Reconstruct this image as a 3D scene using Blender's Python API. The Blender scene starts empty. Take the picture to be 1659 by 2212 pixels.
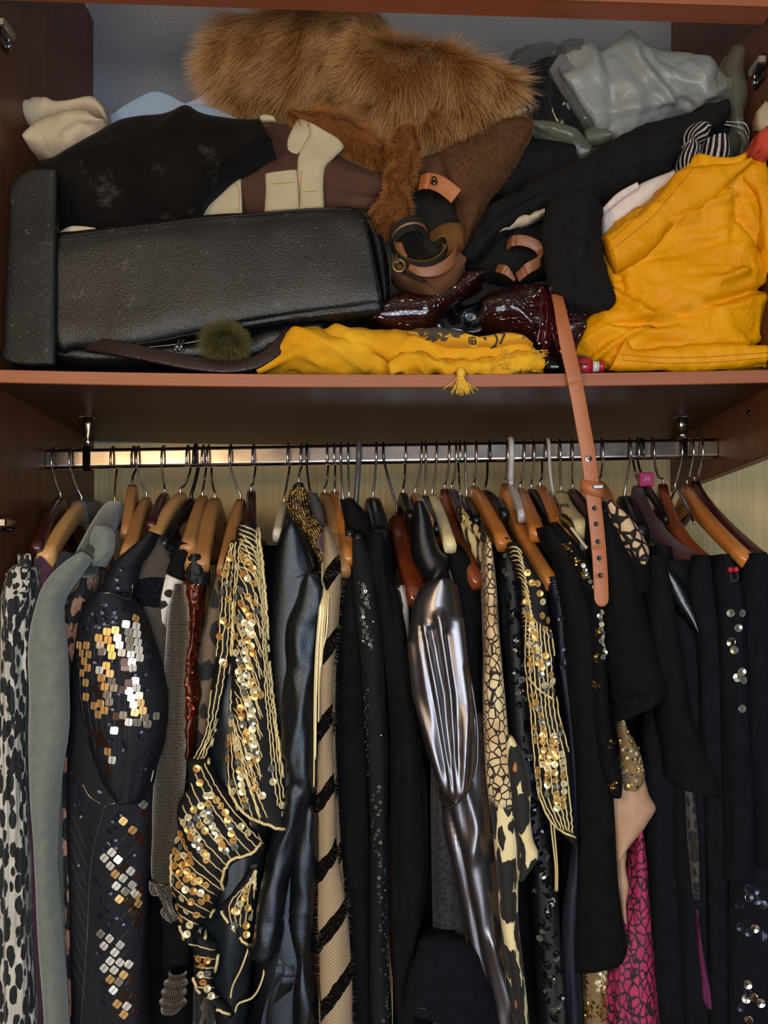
import bpy, math, random
import numpy as np
from mathutils import Vector, noise, Matrix
from mathutils.bvhtree import BVHTree

S = bpy.context.scene
COL = S.collection
random.seed(7)
RNG = np.random.default_rng(7)

# ------------------------------------------------------------------ camera
F, CX, HY, CY, EZ = 2300.0, 829.5, 1300.0, -1.35, 1.5
cam = bpy.data.cameras.new('camera')
cam.sensor_width = 36.0
cam.lens = F / 2212 * 36.0
cam.shift_y = (HY - 1106) / 2212
cam.clip_start = 0.05
camo = bpy.data.objects.new('camera', cam)
camo.location = (0, CY, EZ)
camo.rotation_euler = (math.pi / 2, 0, 0)
COL.objects.link(camo)
S.camera = camo
CAM = Vector((0, CY, EZ))

# ------------------------------------------------------------------ light
def hx(h):
    h = h.lstrip('#')
    c = [int(h[i:i + 2], 16) / 255 for i in (0, 2, 4)]
    return tuple(x / 12.92 if x <= .04045 else ((x + .055) / 1.055) ** 2.4 for x in c) + (1.0,)

w = bpy.data.worlds.new('world')
S.world = w
w.use_nodes = True
w.node_tree.nodes['Background'].inputs[0].default_value = (0.50, 0.44, 0.38, 1)
w.node_tree.nodes['Background'].inputs[1].default_value = 0.03

def area(name, loc, aim, sx, sy, power, col):
    l = bpy.data.lights.new(name, 'AREA')
    l.shape = 'RECTANGLE'
    l.size, l.size_y, l.energy, l.color = sx, sy, power, col
    o = bpy.data.objects.new(name, l)
    o.location = loc
    o.rotation_euler = (Vector(aim) - Vector(loc)).to_track_quat('-Z', 'Y').to_euler()
    COL.objects.link(o)
area('window_daylight', (0.25, -2.6, 1.25), (-0.1, 0.2, 1.6), 1.1, 1.0, 62, (0.78, 0.89, 1.0))
area('warm_room_lamp', (-0.75, -1.9, 1.75), (0.4, 0.3, 1.6), 0.35, 0.35, 20, (1.0, 0.70, 0.38))
pl_ = bpy.data.lights.new('added_wall_light', 'POINT')  # added unseen light, brightens the front wall that the chrome rail mirrors
pl_.energy, pl_.shadow_soft_size, pl_.color = 9, .12, (1.0, .80, .60)
po_ = bpy.data.objects.new('added_wall_light', pl_)
po_.location = (-.5, -2.5, 2.45)
COL.objects.link(po_)
S.view_settings.view_transform = 'Standard'
S.view_settings.look = 'None'
S.view_settings.gamma = 1
S.view_settings.use_curve_mapping = False
S.view_settings.exposure = -0.28

# ------------------------------------------------------------------ helpers
def P(x, y, Y=0.0):
    d = Y - CY
    return Vector(((x - CX) / F * d, Y, EZ + (HY - y) / F * d))

WO, GEO = {}, {}

def tag(o, label=None, cat=None, group=None, kind=None):
    if label: o['label'] = label
    if cat: o['category'] = cat
    if group: o['group'] = group
    if kind: o['kind'] = kind
    return o

def thing(name, label, cat, base=(0, 0, 0), group=None):
    o = bpy.data.objects.new(name, None)
    o.empty_display_size = .02
    COL.objects.link(o)
    o.location = base
    WO[o] = np.array(base, float)
    return tag(o, label, cat, group)

def wof(p):
    return WO[p] if p is not None else np.zeros(3)

def mk(name, V, Fc, mat, parent=None, uv=None, smooth=True, fixn=True, **t):
    V = np.asarray(V, float)
    if fixn:
        vol = 0.0
        for f in Fc:
            a = V[f[0]]
            for i in range(1, len(f) - 1):
                vol += np.dot(a, np.cross(V[f[i]], V[f[i + 1]]))
        if vol < 0:
            Fc = [tuple(reversed(f)) for f in Fc]
            if uv is not None:
                uv = [list(reversed(u)) for u in uv]
    c = (V.min(0) + V.max(0)) / 2
    c[2] = V[:, 2].min()
    me = bpy.data.meshes.new(name)
    me.from_pydata((V - c).tolist(), [], [tuple(map(int, f)) for f in Fc])
    if uv is not None:
        lay = me.uv_layers.new(name='UVMap')
        flat = np.array([c2 for f in uv for c2 in f], np.float32).ravel()
        lay.data.foreach_set('uv', flat)
    if smooth:
        me.polygons.foreach_set('use_smooth', [True] * len(me.polygons))
    if mat: me.materials.append(mat)
    o = bpy.data.objects.new(name, me)
    COL.objects.link(o)
    if parent is not None: o.parent = parent
    o.location = c - wof(parent)
    WO[o] = c
    GEO[o] = (V, Fc)
    return tag(o, **t)

def merge(parts):
    V, Fc, U, n = [], [], [], 0
    for p in parts:
        V.append(np.asarray(p[0], float))
        Fc += [tuple(i + n for i in f) for f in p[1]]
        n += len(p[0])
    return np.concatenate(V), Fc

def crom(K, n):
    """smooth resample of key rows K (k,m) to n rows, spaced by the chord of the row midpoints"""
    K = np.asarray(K, float)
    k = len(K)
    if k == 2:
        t = np.linspace(0, 1, n)[:, None]
        return K[0] * (1 - t) + K[1] * t
    mid = (K[:, 0:2] + K[:, 2:4]) / 2 if K.shape[1] >= 4 else K[:, :3]
    d = np.maximum(np.linalg.norm(np.diff(mid, axis=0), axis=1), 1e-6)
    if K.shape[1] >= 4:
        d = np.maximum(d, 2)
    s = np.concatenate([[0], np.cumsum(d)])
    m = np.zeros_like(K)
    sl = np.diff(K, axis=0) / d[:, None]
    m[0], m[-1] = sl[0], sl[-1]
    m[1:-1] = (sl[:-1] * d[1:, None] + sl[1:] * d[:-1, None]) / (d[:-1] + d[1:])[:, None]
    out = np.zeros((n, K.shape[1]))
    for i, x in enumerate(np.linspace(0, s[-1], n)):
        j = min(np.searchsorted(s, x, side='right') - 1, k - 2)
        h = d[j]
        t = (x - s[j]) / h
        out[i] = ((2*t**3 - 3*t*t + 1) * K[j] + (t**3 - 2*t*t + t) * h * m[j]
                  + (-2*t**3 + 3*t*t) * K[j+1] + (t**3 - t*t) * h * m[j+1])
    return out

def fbm(p, o=3):
    v, a = 0, 1
    for _ in range(o):
        v += a * noise.noise(p)
        p = p * 2.03 + Vector((3.1, 7.7, 1.3))
        a *= .5
    return v

def seg_dist(px, poly):
    best = np.full(len(px), 1e9)
    for a, b in zip(poly[:-1], poly[1:]):
        a, b = np.array(a, float), np.array(b, float)
        t = np.clip(((px - a) @ (b - a)) / max((b - a) @ (b - a), 1e-9), 0, 1)
        best = np.minimum(best, np.linalg.norm(px - a - t[:, None] * (b - a), axis=1))
    return best

SEED = [0]
def displace(V, Nn, dis):
    SEED[0] += 1
    off = Vector((SEED[0] * 3.7, SEED[0] * 1.9, SEED[0] * 2.3))
    D = np.zeros(len(V))
    pxs = None
    for d in dis:
        if d[0] in 'nr':
            _, amp, sc = d[:3]
            o = d[3] if len(d) > 3 else 2
            for i, p in enumerate(V):
                q = Vector((p[0] * sc[0], p[1] * sc[1], p[2] * sc[2])) + off
                v = fbm(q, o)
                D[i] += amp * (v if d[0] == 'n' else (1 - 3 * abs(v)))
        elif d[0] == 'c':      # sharp creases between flat facets
            _, amp, sc = d[:3]
            kk = d[3] if len(d) > 3 else 2.2
            for i, p in enumerate(V):
                q = Vector((p[0] * sc[0], p[1] * sc[1], p[2] * sc[2])) + off
                q = q + noise.noise_vector(q) * .35
                ds = noise.voronoi(q)[0]
                D[i] += amp * (1 - min(1, (ds[1] - ds[0]) * kk)) + amp * .8 * noise.noise(q * .6)
        elif d[0] == 't':      # oblique folds: waves running across direction (ax, az)
            _, amp, freq, ax, az = d
            for i, p in enumerate(V):
                ph = (p[0] * ax + p[2] * az) * freq
                D[i] += amp * math.sin(ph + 2.5 * noise.noise(Vector((p[0] * 9, p[1] * 9, p[2] * 9)) + off))
        elif d[0] == 'p':      # one ridge (or groove) along a line
            if pxs is None:
                dd = V[:, 1] - CY
                pxs = np.stack([V[:, 0] / dd * F + CX, HY - (V[:, 2] - EZ) / dd * F], 1)
            _, poly, h, wd = d
            ds = seg_dist(pxs, poly)
            D += h * np.exp(-(ds / wd) ** 2)
    return V + Nn * D[:, None]

def grid_normals(G):
    du = np.roll(G, -1, 1) - np.roll(G, 1, 1)
    dv = np.gradient(G, axis=0)
    n = np.cross(du, dv)
    n /= np.maximum(np.linalg.norm(n, axis=2, keepdims=True), 1e-12)
    c = G.mean(axis=1, keepdims=True)
    s = np.sign(((G - c) * n).sum())
    return n * (s if s else 1)

def gridfaces(m, n, Lu, Lv, caps=True):
    Fc, uv = [], []
    for i in range(m - 1):
        for j in range(n):
            k = (j + 1) % n
            Fc.append((i*n + j, i*n + k, (i+1)*n + k, (i+1)*n + j))
            u0, u1, v0, v1 = j/n*Lu, (j+1)/n*Lu, i/(m-1)*Lv, (i+1)/(m-1)*Lv
            uv.append([(u0, v0), (u1, v0), (u1, v1), (u0, v1)])
    if caps:
        for i in (0, m - 1):
            c = m * n + (0 if i == 0 else 1)
            for j in range(n):
                k = (j + 1) % n
                f = (c, i*n + k, i*n + j) if i == 0 else (c, i*n + j, i*n + k)
                Fc.append(f)
                uv.append([(0, i/(m-1)*Lv)] * 3)
    return Fc, uv

def blob_geo(rows, Y=.1, f=.02, b=.1, n=48, m=40, sq=.9, fq=1.0, tp=.5, dis=(), bx=0.0, pc=.5):
    """closed body swept through chords (x1,y1,x2,y2[,Y[,f[,b]]]): bulges f to the front, b to the back"""
    K = []
    for r in rows:
        r = list(r)
        if len(r) == 3: r = [r[1], r[0], r[2], r[0]]
        r += [Y, f, b][len(r) - 4:]
        K.append(r)
    R = crom(K, m)
    th = np.linspace(0, 2 * np.pi, n, endpoint=False)
    c, s = np.cos(th), np.sin(th)
    lat = np.sign(c) * np.abs(c) ** sq
    fr = np.where(s > 0, s, 0) ** fq
    bk = np.where(s < 0, -s, 0)
    G = np.zeros((m, n, 3))
    for i, r in enumerate(R):
        A, B = np.array(P(r[0], r[1], r[4] - pc * r[5])), np.array(P(r[2], r[3], r[4] - pc * r[5]))
        A[1] = B[1] = r[4]
        C, H = (A + B) / 2, (B - A) / 2
        G[i] = C + H * (lat * (1 - tp * bk))[:, None]
        G[i, :, 1] += -max(r[5], .0005) * fr + max(r[6], .0005) * bk
        G[i, :, 0] += bx * bk
    Lu = np.linalg.norm(G - np.roll(G, 1, 1), axis=2).sum(1).mean()
    Lv = np.linalg.norm(np.diff(G.mean(1), axis=0), axis=1).sum()
    if dis:
        Nn = grid_normals(G)
        G = displace(G.reshape(-1, 3), Nn.reshape(-1, 3), dis).reshape(m, n, 3)
    V = np.concatenate([G.reshape(-1, 3), G[0].mean(0)[None], G[-1].mean(0)[None]])
    Fc, uv = gridfaces(m, n, Lu, Lv)
    return V, Fc, uv

def blob(name, rows, mat, parent=None, label=None, cat=None, group=None, kind=None, **k):
    V, Fc, uv = blob_geo(rows, **k)
    return mk(name, V, Fc, mat, parent, uv, label=label, cat=cat, group=group, kind=kind)

def smooth_path(pts, n):
    return crom(np.array([list(p) for p in pts], float), n) if len(pts) > 2 else crom(np.array([list(p) for p in pts]), n)

def tube_geo(pts, r, n=8, sm=0, flat=1.0, side=None):
    """round (or flattened) tube along 3-D points; r scalar or per point"""
    p = np.array([list(q) for q in pts], float)
    if sm: p = smooth_path(p, sm)
    k = len(p)
    r = np.interp(np.linspace(0, 1, k), np.linspace(0, 1, len(r)), r) if hasattr(r, '__len__') else np.full(k, r)
    t = np.gradient(p, axis=0)
    t /= np.maximum(np.linalg.norm(t, axis=1, keepdims=True), 1e-9)
    if side is None:
        a = np.array([0, 0, 1.0]) if abs(t[0][2]) < .9 else np.array([1.0, 0, 0])
        a = a - t[0] * (a @ t[0])
    else:
        a = np.array(side, float)
    G = np.zeros((k, n, 3))
    th = np.linspace(0, 2 * np.pi, n, endpoint=False)
    for i in range(k):
        if side is not None: a = np.array(side, float)
        a = a - t[i] * (a @ t[i])
        a /= max(np.linalg.norm(a), 1e-9)
        bb = np.cross(t[i], a)
        G[i] = p[i] + r[i] * (np.cos(th)[:, None] * a + np.sin(th)[:, None] * bb * flat)
    V = np.concatenate([G.reshape(-1, 3), p[:1], p[-1:]])
    L = np.linalg.norm(np.diff(p, axis=0), axis=1).sum()
    Fc, uv = gridfaces(k, n, 2 * np.pi * r.mean(), L)
    return V, Fc, uv

def tube(name, pts, r, mat, parent=None, n=8, sm=0, flat=1.0, side=None, **t):
    V, Fc, uv = tube_geo(pts, r, n, sm, flat, side)
    return mk(name, V, Fc, mat, parent, uv, **t)

def sweep(name, pts, secs, mat, parent=None, sm=0, side=(1, 0, 0), smooth=True, **t):
    """sweep of a rounded rectangle; secs: list of (half width along side, up extent, down extent)"""
    p = np.array([list(q) for q in pts], float)
    if sm: p = smooth_path(p, sm)
    k = len(p)
    sc = np.array([np.interp(np.linspace(0, 1, k), np.linspace(0, 1, len(secs)), [s[i] for s in secs]) for i in range(3)]).T
    tg = np.gradient(p, axis=0)
    tg /= np.maximum(np.linalg.norm(tg, axis=1, keepdims=True), 1e-9)
    sd = np.array(side, float)
    G = np.zeros((k, 12, 3))
    for i in range(k):
        a = sd - tg[i] * (sd @ tg[i])
        a /= max(np.linalg.norm(a), 1e-9)
        up = np.cross(a, tg[i])
        if up[2] < 0: up = -up
        hw, u, d = sc[i]
        c = min(hw, (u + d) / 2) * .55
        q = [(hw - c, u), (hw - c*.3, u - c*.3), (hw, u - c), (hw, -d + c), (hw - c*.3, -d + c*.3), (hw - c, -d),
             (-hw + c, -d), (-hw + c*.3, -d + c*.3), (-hw, -d + c), (-hw, u - c), (-hw + c*.3, u - c*.3), (-hw + c, u)]
        for j, (x, y) in enumerate(q):
            G[i, j] = p[i] + a * x + up * y
    V = np.concatenate([G.reshape(-1, 3), G[0].mean(0)[None], G[-1].mean(0)[None]])
    L = np.linalg.norm(np.diff(p, axis=0), axis=1).sum()
    Fc, uv = gridfaces(k, 12, .08, L)
    return mk(name, V, Fc, mat, parent, uv, smooth, **t)

def strap(name, pts, wdt, th, mat, parent=None, sm=0, side=(1, 0, 0), **t):
    return sweep(name, pts, [(wdt / 2, th / 2, th / 2)], mat, parent, sm, side, **t) if not hasattr(wdt, '__len__') else \
        sweep(name, pts, [(x / 2, th / 2, th / 2) for x in wdt], mat, parent, sm, side, **t)

def box_geo(lo, hi, bev=.0015):
    lo, hi = np.array(lo, float), np.array(hi, float)
    bev = min(bev, (hi - lo).min() * .4)
    V, Fc = [], []
    idx = {}
    for sx in (0, 1):
        for sy in (0, 1):
            for sz in (0, 1):
                for ax in range(3):
                    s = np.array((sx, sy, sz))
                    p = lo + (hi - lo) * s
                    q = p + np.where(s == 0, bev, -bev)
                    q[ax] = p[ax]
                    idx[(sx, sy, sz, ax)] = len(V)
                    V.append(q)
    I = lambda a, b, c, ax: idx[(a, b, c, ax)]
    for ax in range(3):
        for s in (0, 1):
            cs = [(0, 0), (1, 0), (1, 1), (0, 1)]
            f = []
            for u, v in cs:
                k = [0, 0, 0]
                k[ax] = s
                k[(ax + 1) % 3], k[(ax + 2) % 3] = u, v
                f.append(I(*k, ax))
            Fc.append(tuple(f) if s else tuple(reversed(f)))
    for ax in range(3):
        a1, a2 = (ax + 1) % 3, (ax + 2) % 3
        for s in (0, 1):
            for r in (0, 1):
                k0, k1 = [0, 0, 0], [0, 0, 0]
                k0[ax], k1[ax] = 0, 1
                for k in (k0, k1): k[a1], k[a2] = s, r
                f = (I(*k0, a1), I(*k1, a1), I(*k1, a2), I(*k0, a2))
                Fc.append(f if s == r else tuple(reversed(f)))
    for sx in (0, 1):
        for sy in (0, 1):
            for sz in (0, 1):
                f = tuple(I(sx, sy, sz, a) for a in range(3))
                Fc.append(f if (sx + sy + sz) % 2 else tuple(reversed(f)))
    return np.array(V), Fc

def box(name, lo, hi, mat, parent=None, bev=.0015, **t):
    V, Fc = box_geo(lo, hi, bev)
    return mk(name, V, Fc, mat, parent, None, False, True, **t)

def lathe_geo(prof, c, axis=(0, 0, 1), n=20):
    """profile [(r, h)] turned about an axis through c"""
    ax = Vector(axis).normalized()
    a = ax.orthogonal().normalized()
    bb = ax.cross(a)
    G = np.zeros((len(prof), n, 3))
    for i, (r, h) in enumerate(prof):
        for j in range(n):
            t = 2 * math.pi * j / n
            G[i, j] = Vector(c) + ax * h + (a * math.cos(t) + bb * math.sin(t)) * max(r, 1e-5)
    V = np.concatenate([G.reshape(-1, 3), G[0].mean(0)[None], G[-1].mean(0)[None]])
    Fc, uv = gridfaces(len(prof), n, .05, .05)
    return V, Fc, uv

def lathe(name, prof, c, mat, parent=None, axis=(0, 0, 1), n=20, **t):
    V, Fc, uv = lathe_geo(prof, c, axis, n)
    return mk(name, V, Fc, mat, parent, uv, **t)

def bvh(*objs):
    V, Fc, n = [], [], 0
    for o in objs:
        v, f = GEO[o]
        V += [tuple(x) for x in v]
        Fc += [tuple(int(i) + n for i in q) for q in f]
        n += len(v)
    return BVHTree.FromPolygons(V, Fc)

def hit(bv, x, y):
    d = (P(x, y, 1) - CAM).normalized()
    loc, nor, _, _ = bv.ray_cast(CAM, d)
    if loc is None: return None, None
    if nor.dot(d) > 0: nor = -nor
    return loc, nor

def cord_geo(bv, lines, r, step=9, wob=0., lift=.7, n=5, bead=False):
    parts = []
    for ln in lines:
        ln = np.array(ln, float)
        L = np.linalg.norm(np.diff(ln, axis=0), axis=1).sum()
        k = max(int(L / step), 2)
        q = crom(np.concatenate([ln, np.zeros((len(ln), 1))], 1), k) if len(ln) > 2 else np.linspace(ln[0], ln[1], k)
        run = []
        for p in list(q) + [None]:
            loc = None
            if p is not None:
                loc, nor = hit(bv, p[0] + random.uniform(-wob, wob), p[1] + random.uniform(-wob, wob))
            if loc is None or (run and (loc - run[-1]).length > .03):
                if len(run) > 2: parts.append(tube_geo(run, [r * (1 if i % 2 else .35) for i in range(len(run))] if bead else r, n)[:2])
                run = []
            if loc is not None: run.append(loc + nor * r * lift)
    return parts

def cords(name, bv, lines, r, mat, parent, step=9, wob=0., kind='stuff', lift=.7, n=5, bead=False):
    parts = cord_geo(bv, lines, r, step, wob, lift, n, bead)
    if not parts: return None
    V, Fc = merge(parts)
    return mk(name, V, Fc, mat, parent, fixn=False, kind=kind)

def along(ln, sp):
    ln = np.array(ln, float)
    L = np.linalg.norm(np.diff(ln, axis=0), axis=1).sum()
    k = max(int(L / sp) + 1, 2)
    q = crom(np.concatenate([ln, np.zeros((len(ln), 1))], 1), k) if len(ln) > 2 else np.linspace(ln[0], ln[1], k)
    return [(p[0], p[1], math.atan2(*(np.gradient(q, axis=0)[i][[1, 0]]))) for i, p in enumerate(q)]

def disc_data(name, kind, mat, thread=False):
    V, Fc = [], []
    if kind == 'sq':       # rounded square plate with a shallow centre groove
        n, e = 20, 4.5
        ang = [2 * math.pi * i / n for i in range(n)]
        rim = [(abs(math.cos(a)) ** (2/e) * math.copysign(1, math.cos(a)), abs(math.sin(a)) ** (2/e) * math.copysign(1, math.sin(a))) for a in ang]
    else:
        n = 16
        rim = [(math.cos(2 * math.pi * i / n), math.sin(2 * math.pi * i / n)) for i in range(n)]
    hole = .16 if kind != 'sq' else .06
    if kind == 'ring': hole = .5
    rings = [(1, -.05), (1, .03), (.94, .06), (hole, -.10 if kind == 'cup' else .06), (hole, -.1)]
    for s, z in rings:
        V += [(x * s, y * s, z) for x, y in rim]
    k = len(rim)
    for i in range(len(rings) - 1):
        for j in range(k):
            q = (j + 1) % k
            Fc.append((i*k + j, i*k + q, (i+1)*k + q, (i+1)*k + j))
    for j in range(k):
        q = (j + 1) % k
        Fc.append((4*k + j, 4*k + q, q, j))
    nf = len(Fc)
    if thread:
        o = len(V)
        V += [(x, y, z) for y in (-1.05, 1.05) for x, z in ((-.07, .04), (-.05, .13), (.05, .13), (.07, .04))]
        Fc += [(o + j, o + j + 1, o + 5 + j, o + 4 + j) for j in range(3)]
    me = bpy.data.meshes.new(name)
    me.from_pydata(V, [], Fc)
    me.materials.append(mat)
    if thread:
        me.materials.append(M['black_cord'])
        for i in range(nf, len(Fc)): me.polygons[i].material_index = 1
    return me

NPC = {}
def place(name, me, loc, nor, parent, size, rot=0., jit=.25, lift=.0012, sx=1.0):
    nor = (nor + Vector((random.gauss(0, jit), random.gauss(0, jit), random.gauss(0, jit)))).normalized()
    z = nor
    x = Vector((1, 0, 0)) - z * z.x
    x.normalize()
    y = z.cross(x)
    M = Matrix((x, y, z)).transposed() @ Matrix.Rotation(-rot, 3, 'Z')
    o = bpy.data.objects.new(name, me)
    o.parent = parent
    o.location = Vector(loc) + nor * lift - Vector(wof(parent))
    o.rotation_euler = M.to_euler()
    o.scale = (size * sx, size, size)
    COL.objects.link(o)
    return o

def sequins(name, bv, pts, mes, parent, size, jit=.22, lift=.0014, wj=1.0):
    for p in pts:
        x, y = p[0] + random.uniform(-wj, wj), p[1] + random.uniform(-wj, wj)
        loc, nor = hit(bv, x, y)
        if loc is None: continue
        me = random.choice(mes) if isinstance(mes, list) else mes
        place(name, me, loc, nor, parent, size * (p[3] if len(p) > 3 else 1), p[2] if len(p) > 2 else 0, jit, lift)

def fur(name, parent, srcs, count, length, comb, rad, mat, stand=.5, jit=.35, clump=60., seg=5, droop=.25, backs=.2):
    """hair strands rooted on the given bodies; comb(p) gives the lay of the fur"""
    T = []
    for o in srcs:
        V, Fc = GEO[o]
        for f in Fc:
            for i in range(1, len(f) - 1):
                T.append((V[f[0]], V[f[i]], V[f[i+1]]))
    T = np.array(T)
    cr = np.cross(T[:, 1] - T[:, 0], T[:, 2] - T[:, 0])
    ar = np.linalg.norm(cr, axis=1)
    nn = cr / np.maximum(ar, 1e-12)[:, None]
    wgt = ar * (nn[:, 1] < backs)
    idx = RNG.choice(len(T), count, p=wgt / wgt.sum())
    a, b = RNG.random(count), RNG.random(count)
    fl = a + b > 1
    a[fl], b[fl] = 1 - a[fl], 1 - b[fl]
    roots = T[idx, 0] + a[:, None] * (T[idx, 1] - T[idx, 0]) + b[:, None] * (T[idx, 2] - T[idx, 0])
    pts = np.zeros((count, seg, 3), np.float32)
    rads = np.zeros((count, seg), np.float32)
    for i in range(count):
        r = Vector(roots[i])
        nv = Vector(nn[idx[i]])
        cm = comb(r)
        cl = noise.noise_vector(r * clump) * .8 + noise.noise_vector(r * clump * .3) * .5
        d = (nv * stand + cm + cl + Vector(RNG.normal(0, jit, 3)) * .6)
        d = d - nv * min(0, d.dot(nv)) * 1.2
        d.normalize()
        L = length * (0.55 + .6 * random.random()) * (1 + .5 * noise.noise(r * 22))
        p = r.copy()
        for k in range(seg):
            pts[i, k] = p - Vector(wof(parent))
            rads[i, k] = rad * (1 - .75 * k / (seg - 1))
            p = p + d * (L / (seg - 1))
            d = (d + Vector((0, 0, -droop / seg)) + cl * .10).normalized()
    hc = bpy.data.hair_curves.new(name)
    hc.add_curves([seg] * count)
    hc.points.foreach_set('position', pts.ravel())
    at = hc.attributes.get('radius') or hc.attributes.new('radius', 'FLOAT', 'POINT')
    at.data.foreach_set('value', rads.ravel())
    hc.materials.append(mat)
    o = bpy.data.objects.new(name, hc)
    o.parent = parent
    COL.objects.link(o)
    o['kind'] = 'stuff'
    WO[o] = wof(parent)
    return o

# ------------------------------------------------------------------ materials
class NT:
    def __init__(s, name, **k):
        s.m = bpy.data.materials.new(name)
        s.m.use_nodes = True
        s.t = s.m.node_tree
        s.b = s.t.nodes['Principled BSDF']
        s.tc = s.t.nodes.new('ShaderNodeTexCoord')
        s.set(s.b, k)
    def set(s, nd, ins):
        for k, v in ins.items():
            k = k.replace('_', ' ') if isinstance(k, str) else k
            i = nd.inputs[k]
            if hasattr(v, 'is_linked'): s.t.links.new(v, i)
            else: i.default_value = v
    def n(s, ty, ins=None, **pr):
        nd = s.t.nodes.new('ShaderNode' + ty)
        for k, v in pr.items(): setattr(nd, k, v)
        s.set(nd, ins or {})
        return nd
    def map(s, sc=(1, 1, 1), co='Object', rot=(0, 0, 0)):
        return s.n('Mapping', {'Vector': s.tc.outputs[co], 'Scale': sc, 'Rotation': rot}).outputs[0]
    def noise(s, scale, vec=None, detail=3, rough=.55, dist=0.):
        return s.n('TexNoise', {'Scale': scale, 'Detail': detail, 'Roughness': rough, 'Distortion': dist,
                                'Vector': vec if vec is not None else s.tc.outputs['Object']}).outputs[0]
    def ramp(s, fac, stops, interp='LINEAR'):
        r = s.n('ValToRGB', {'Fac': fac})
        e = r.color_ramp
        e.interpolation = interp
        while len(e.elements) < len(stops): e.elements.new(.5)
        for q, (p, c) in zip(e.elements, stops):
            q.position = p
            q.color = hx(c) if isinstance(c, str) else (c, c, c, 1)
        return r.outputs[0]
    def mix(s, f, a, b, mode='MIX'):
        nd = s.n('Mix', data_type='RGBA', blend_type=mode)
        s.set(nd, {0: f, 6: hx(a) if isinstance(a, str) else a, 7: hx(b) if isinstance(b, str) else b})
        return nd.outputs[2]
    def math(s, op, a, b=0., c=None):
        nd = s.n('Math', operation=op)
        s.set(nd, {0: a, 1: b} if c is None else {0: a, 1: b, 2: c})
        return nd.outputs[0]
    def sep(s, co='Object'):
        return s.n('SeparateXYZ', {0: s.tc.outputs[co]}).outputs
    def bump(s, h, strength=.3, dist=.002):
        bm = s.n('Bump', {'Height': h, 'Strength': strength, 'Distance': dist})
        s.t.links.new(bm.outputs[0], s.b.inputs['Normal'])
    def col(s, c):
        s.set(s.b, {'Base Color': hx(c) if isinstance(c, str) else c})
        return s

def plain(name, c, r=.5, m=0., **k):
    t = NT(name, Roughness=r, Metallic=m, **k)
    return t.col(c).m

def fabric(name, c, c2=None, r=.9, sc=60, fine=900, bump=.25, sheen=.0, dust=None, spec=.3, **k):
    t = NT(name, Roughness=r, Sheen_Weight=sheen, Sheen_Roughness=.5, Specular_IOR_Level=spec, **k)
    nz = t.noise(sc, detail=4)
    cc = t.ramp(nz, [(.3, c), (.7, c2 or c)])
    if dust:
        d = t.ramp(t.noise(dust[1], detail=6, rough=.7), [(dust[2], 0.), (dust[2] + .12, 1.)])
        cc = t.mix(t.math('MULTIPLY', d, dust[3]), cc, dust[0])
    t.col(cc)
    t.bump(t.noise(fine, detail=2), bump, .0015)
    return t.m

def wood(name, c1, c2, axis=2, r=.45, gs=9, coat=0., spec=.5):
    t = NT(name, Roughness=r, Specular_IOR_Level=spec, Coat_Weight=coat, Coat_Roughness=.15)
    sc = [gs * 6.] * 3
    sc[axis] = gs * .35
    v = t.map(tuple(sc))
    a = t.noise(1.0, v, 6, .65, .4)
    sc2 = [gs * 40.] * 3
    sc2[axis] = gs * 2.
    f = t.noise(1.0, t.map(tuple(sc2)), 3)
    c = t.ramp(a, [(.25, c1), (.75, c2)])
    c = t.mix(.25, c, t.ramp(f, [(.3, c1), (.7, c2)]))
    t.col(c)
    t.bump(f, .12, .001)
    return t.m

def leather(name, c, r=.42, dust=0., gs=700, spec=.5, bump=.35, c2=None):
    t = NT(name, Roughness=r, Specular_IOR_Level=spec)
    vo = t.n('TexVoronoi', {'Scale': gs, 'Vector': t.tc.outputs['Object']}).outputs[0]
    cc = t.ramp(t.noise(25, detail=5), [(.3, c), (.75, c2 or c)])
    if dust:
        d = t.ramp(t.noise(38, detail=8, rough=.75), [(.60, 0.), (.78, 1.)])
        d2 = t.ramp(t.noise(210, detail=3, rough=.6), [(.66, 0.), (.74, 1.)])
        d = t.math('MULTIPLY', t.math('MAXIMUM', d, t.math('MULTIPLY', d2, .6)), dust)
        cc = t.mix(d, cc, '#8f8a80')
    t.col(cc)
    t.bump(t.math('ADD', vo, t.math('MULTIPLY', t.noise(60), 1.2)), bump, .0012)
    return t.m

M = {}
M['wood_side'] = wood('side_wood', '#45251a', '#774629', 2, .4, 9, spec=.3)
M['wood_dark'] = wood('shelf_wood', '#3a1f15', '#55301f', 0, .42, 7, spec=.15)
M['wood_edge'] = wood('edge_wood', '#84482b', '#9c5c39', 0, .5, 12)
M['wood_rail'] = wood('rail_wood', '#8f4d33', '#a55f40', 0, .45, 10)
t = NT('wallpaper', Roughness=.85)
g = t.noise(1., t.map((330, 330, 7)), 4, .6)
t.col(t.ramp(g, [(.25, '#b09a6e'), (.75, '#d0ba8a')]))
t.bump(g, .5, .003)
M['wallpaper'] = t.m
t = NT('grey_board', Roughness=.6)
g = t.noise(1., t.map((700, 700, 60)), 3, .6)
t.col(t.ramp(g, [(.25, '#6c6f76'), (.75, '#767a82')]))
t.bump(g, .15, .001)
M['board'] = t.m
M['plaster'] = fabric('plaster', '#b9b2a6', '#c6c0b4', sheen=0, fine=200)
M['floor'] = wood('floor_wood', '#6d4a30', '#8a6142', 1, .4, 3)
t = NT('chrome', Metallic=1., Roughness=.2)
t.col(t.ramp(t.noise(30, detail=4), [(.3, '#756d68'), (.7, '#968d86')]))
M['chrome'] = t.m
M['steel'] = plain('steel_wire', '#c8c8cc', .18, 1.)
M['steel_dark'] = plain('dark_steel_wire', '#55555a', .3, 1.)
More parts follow.
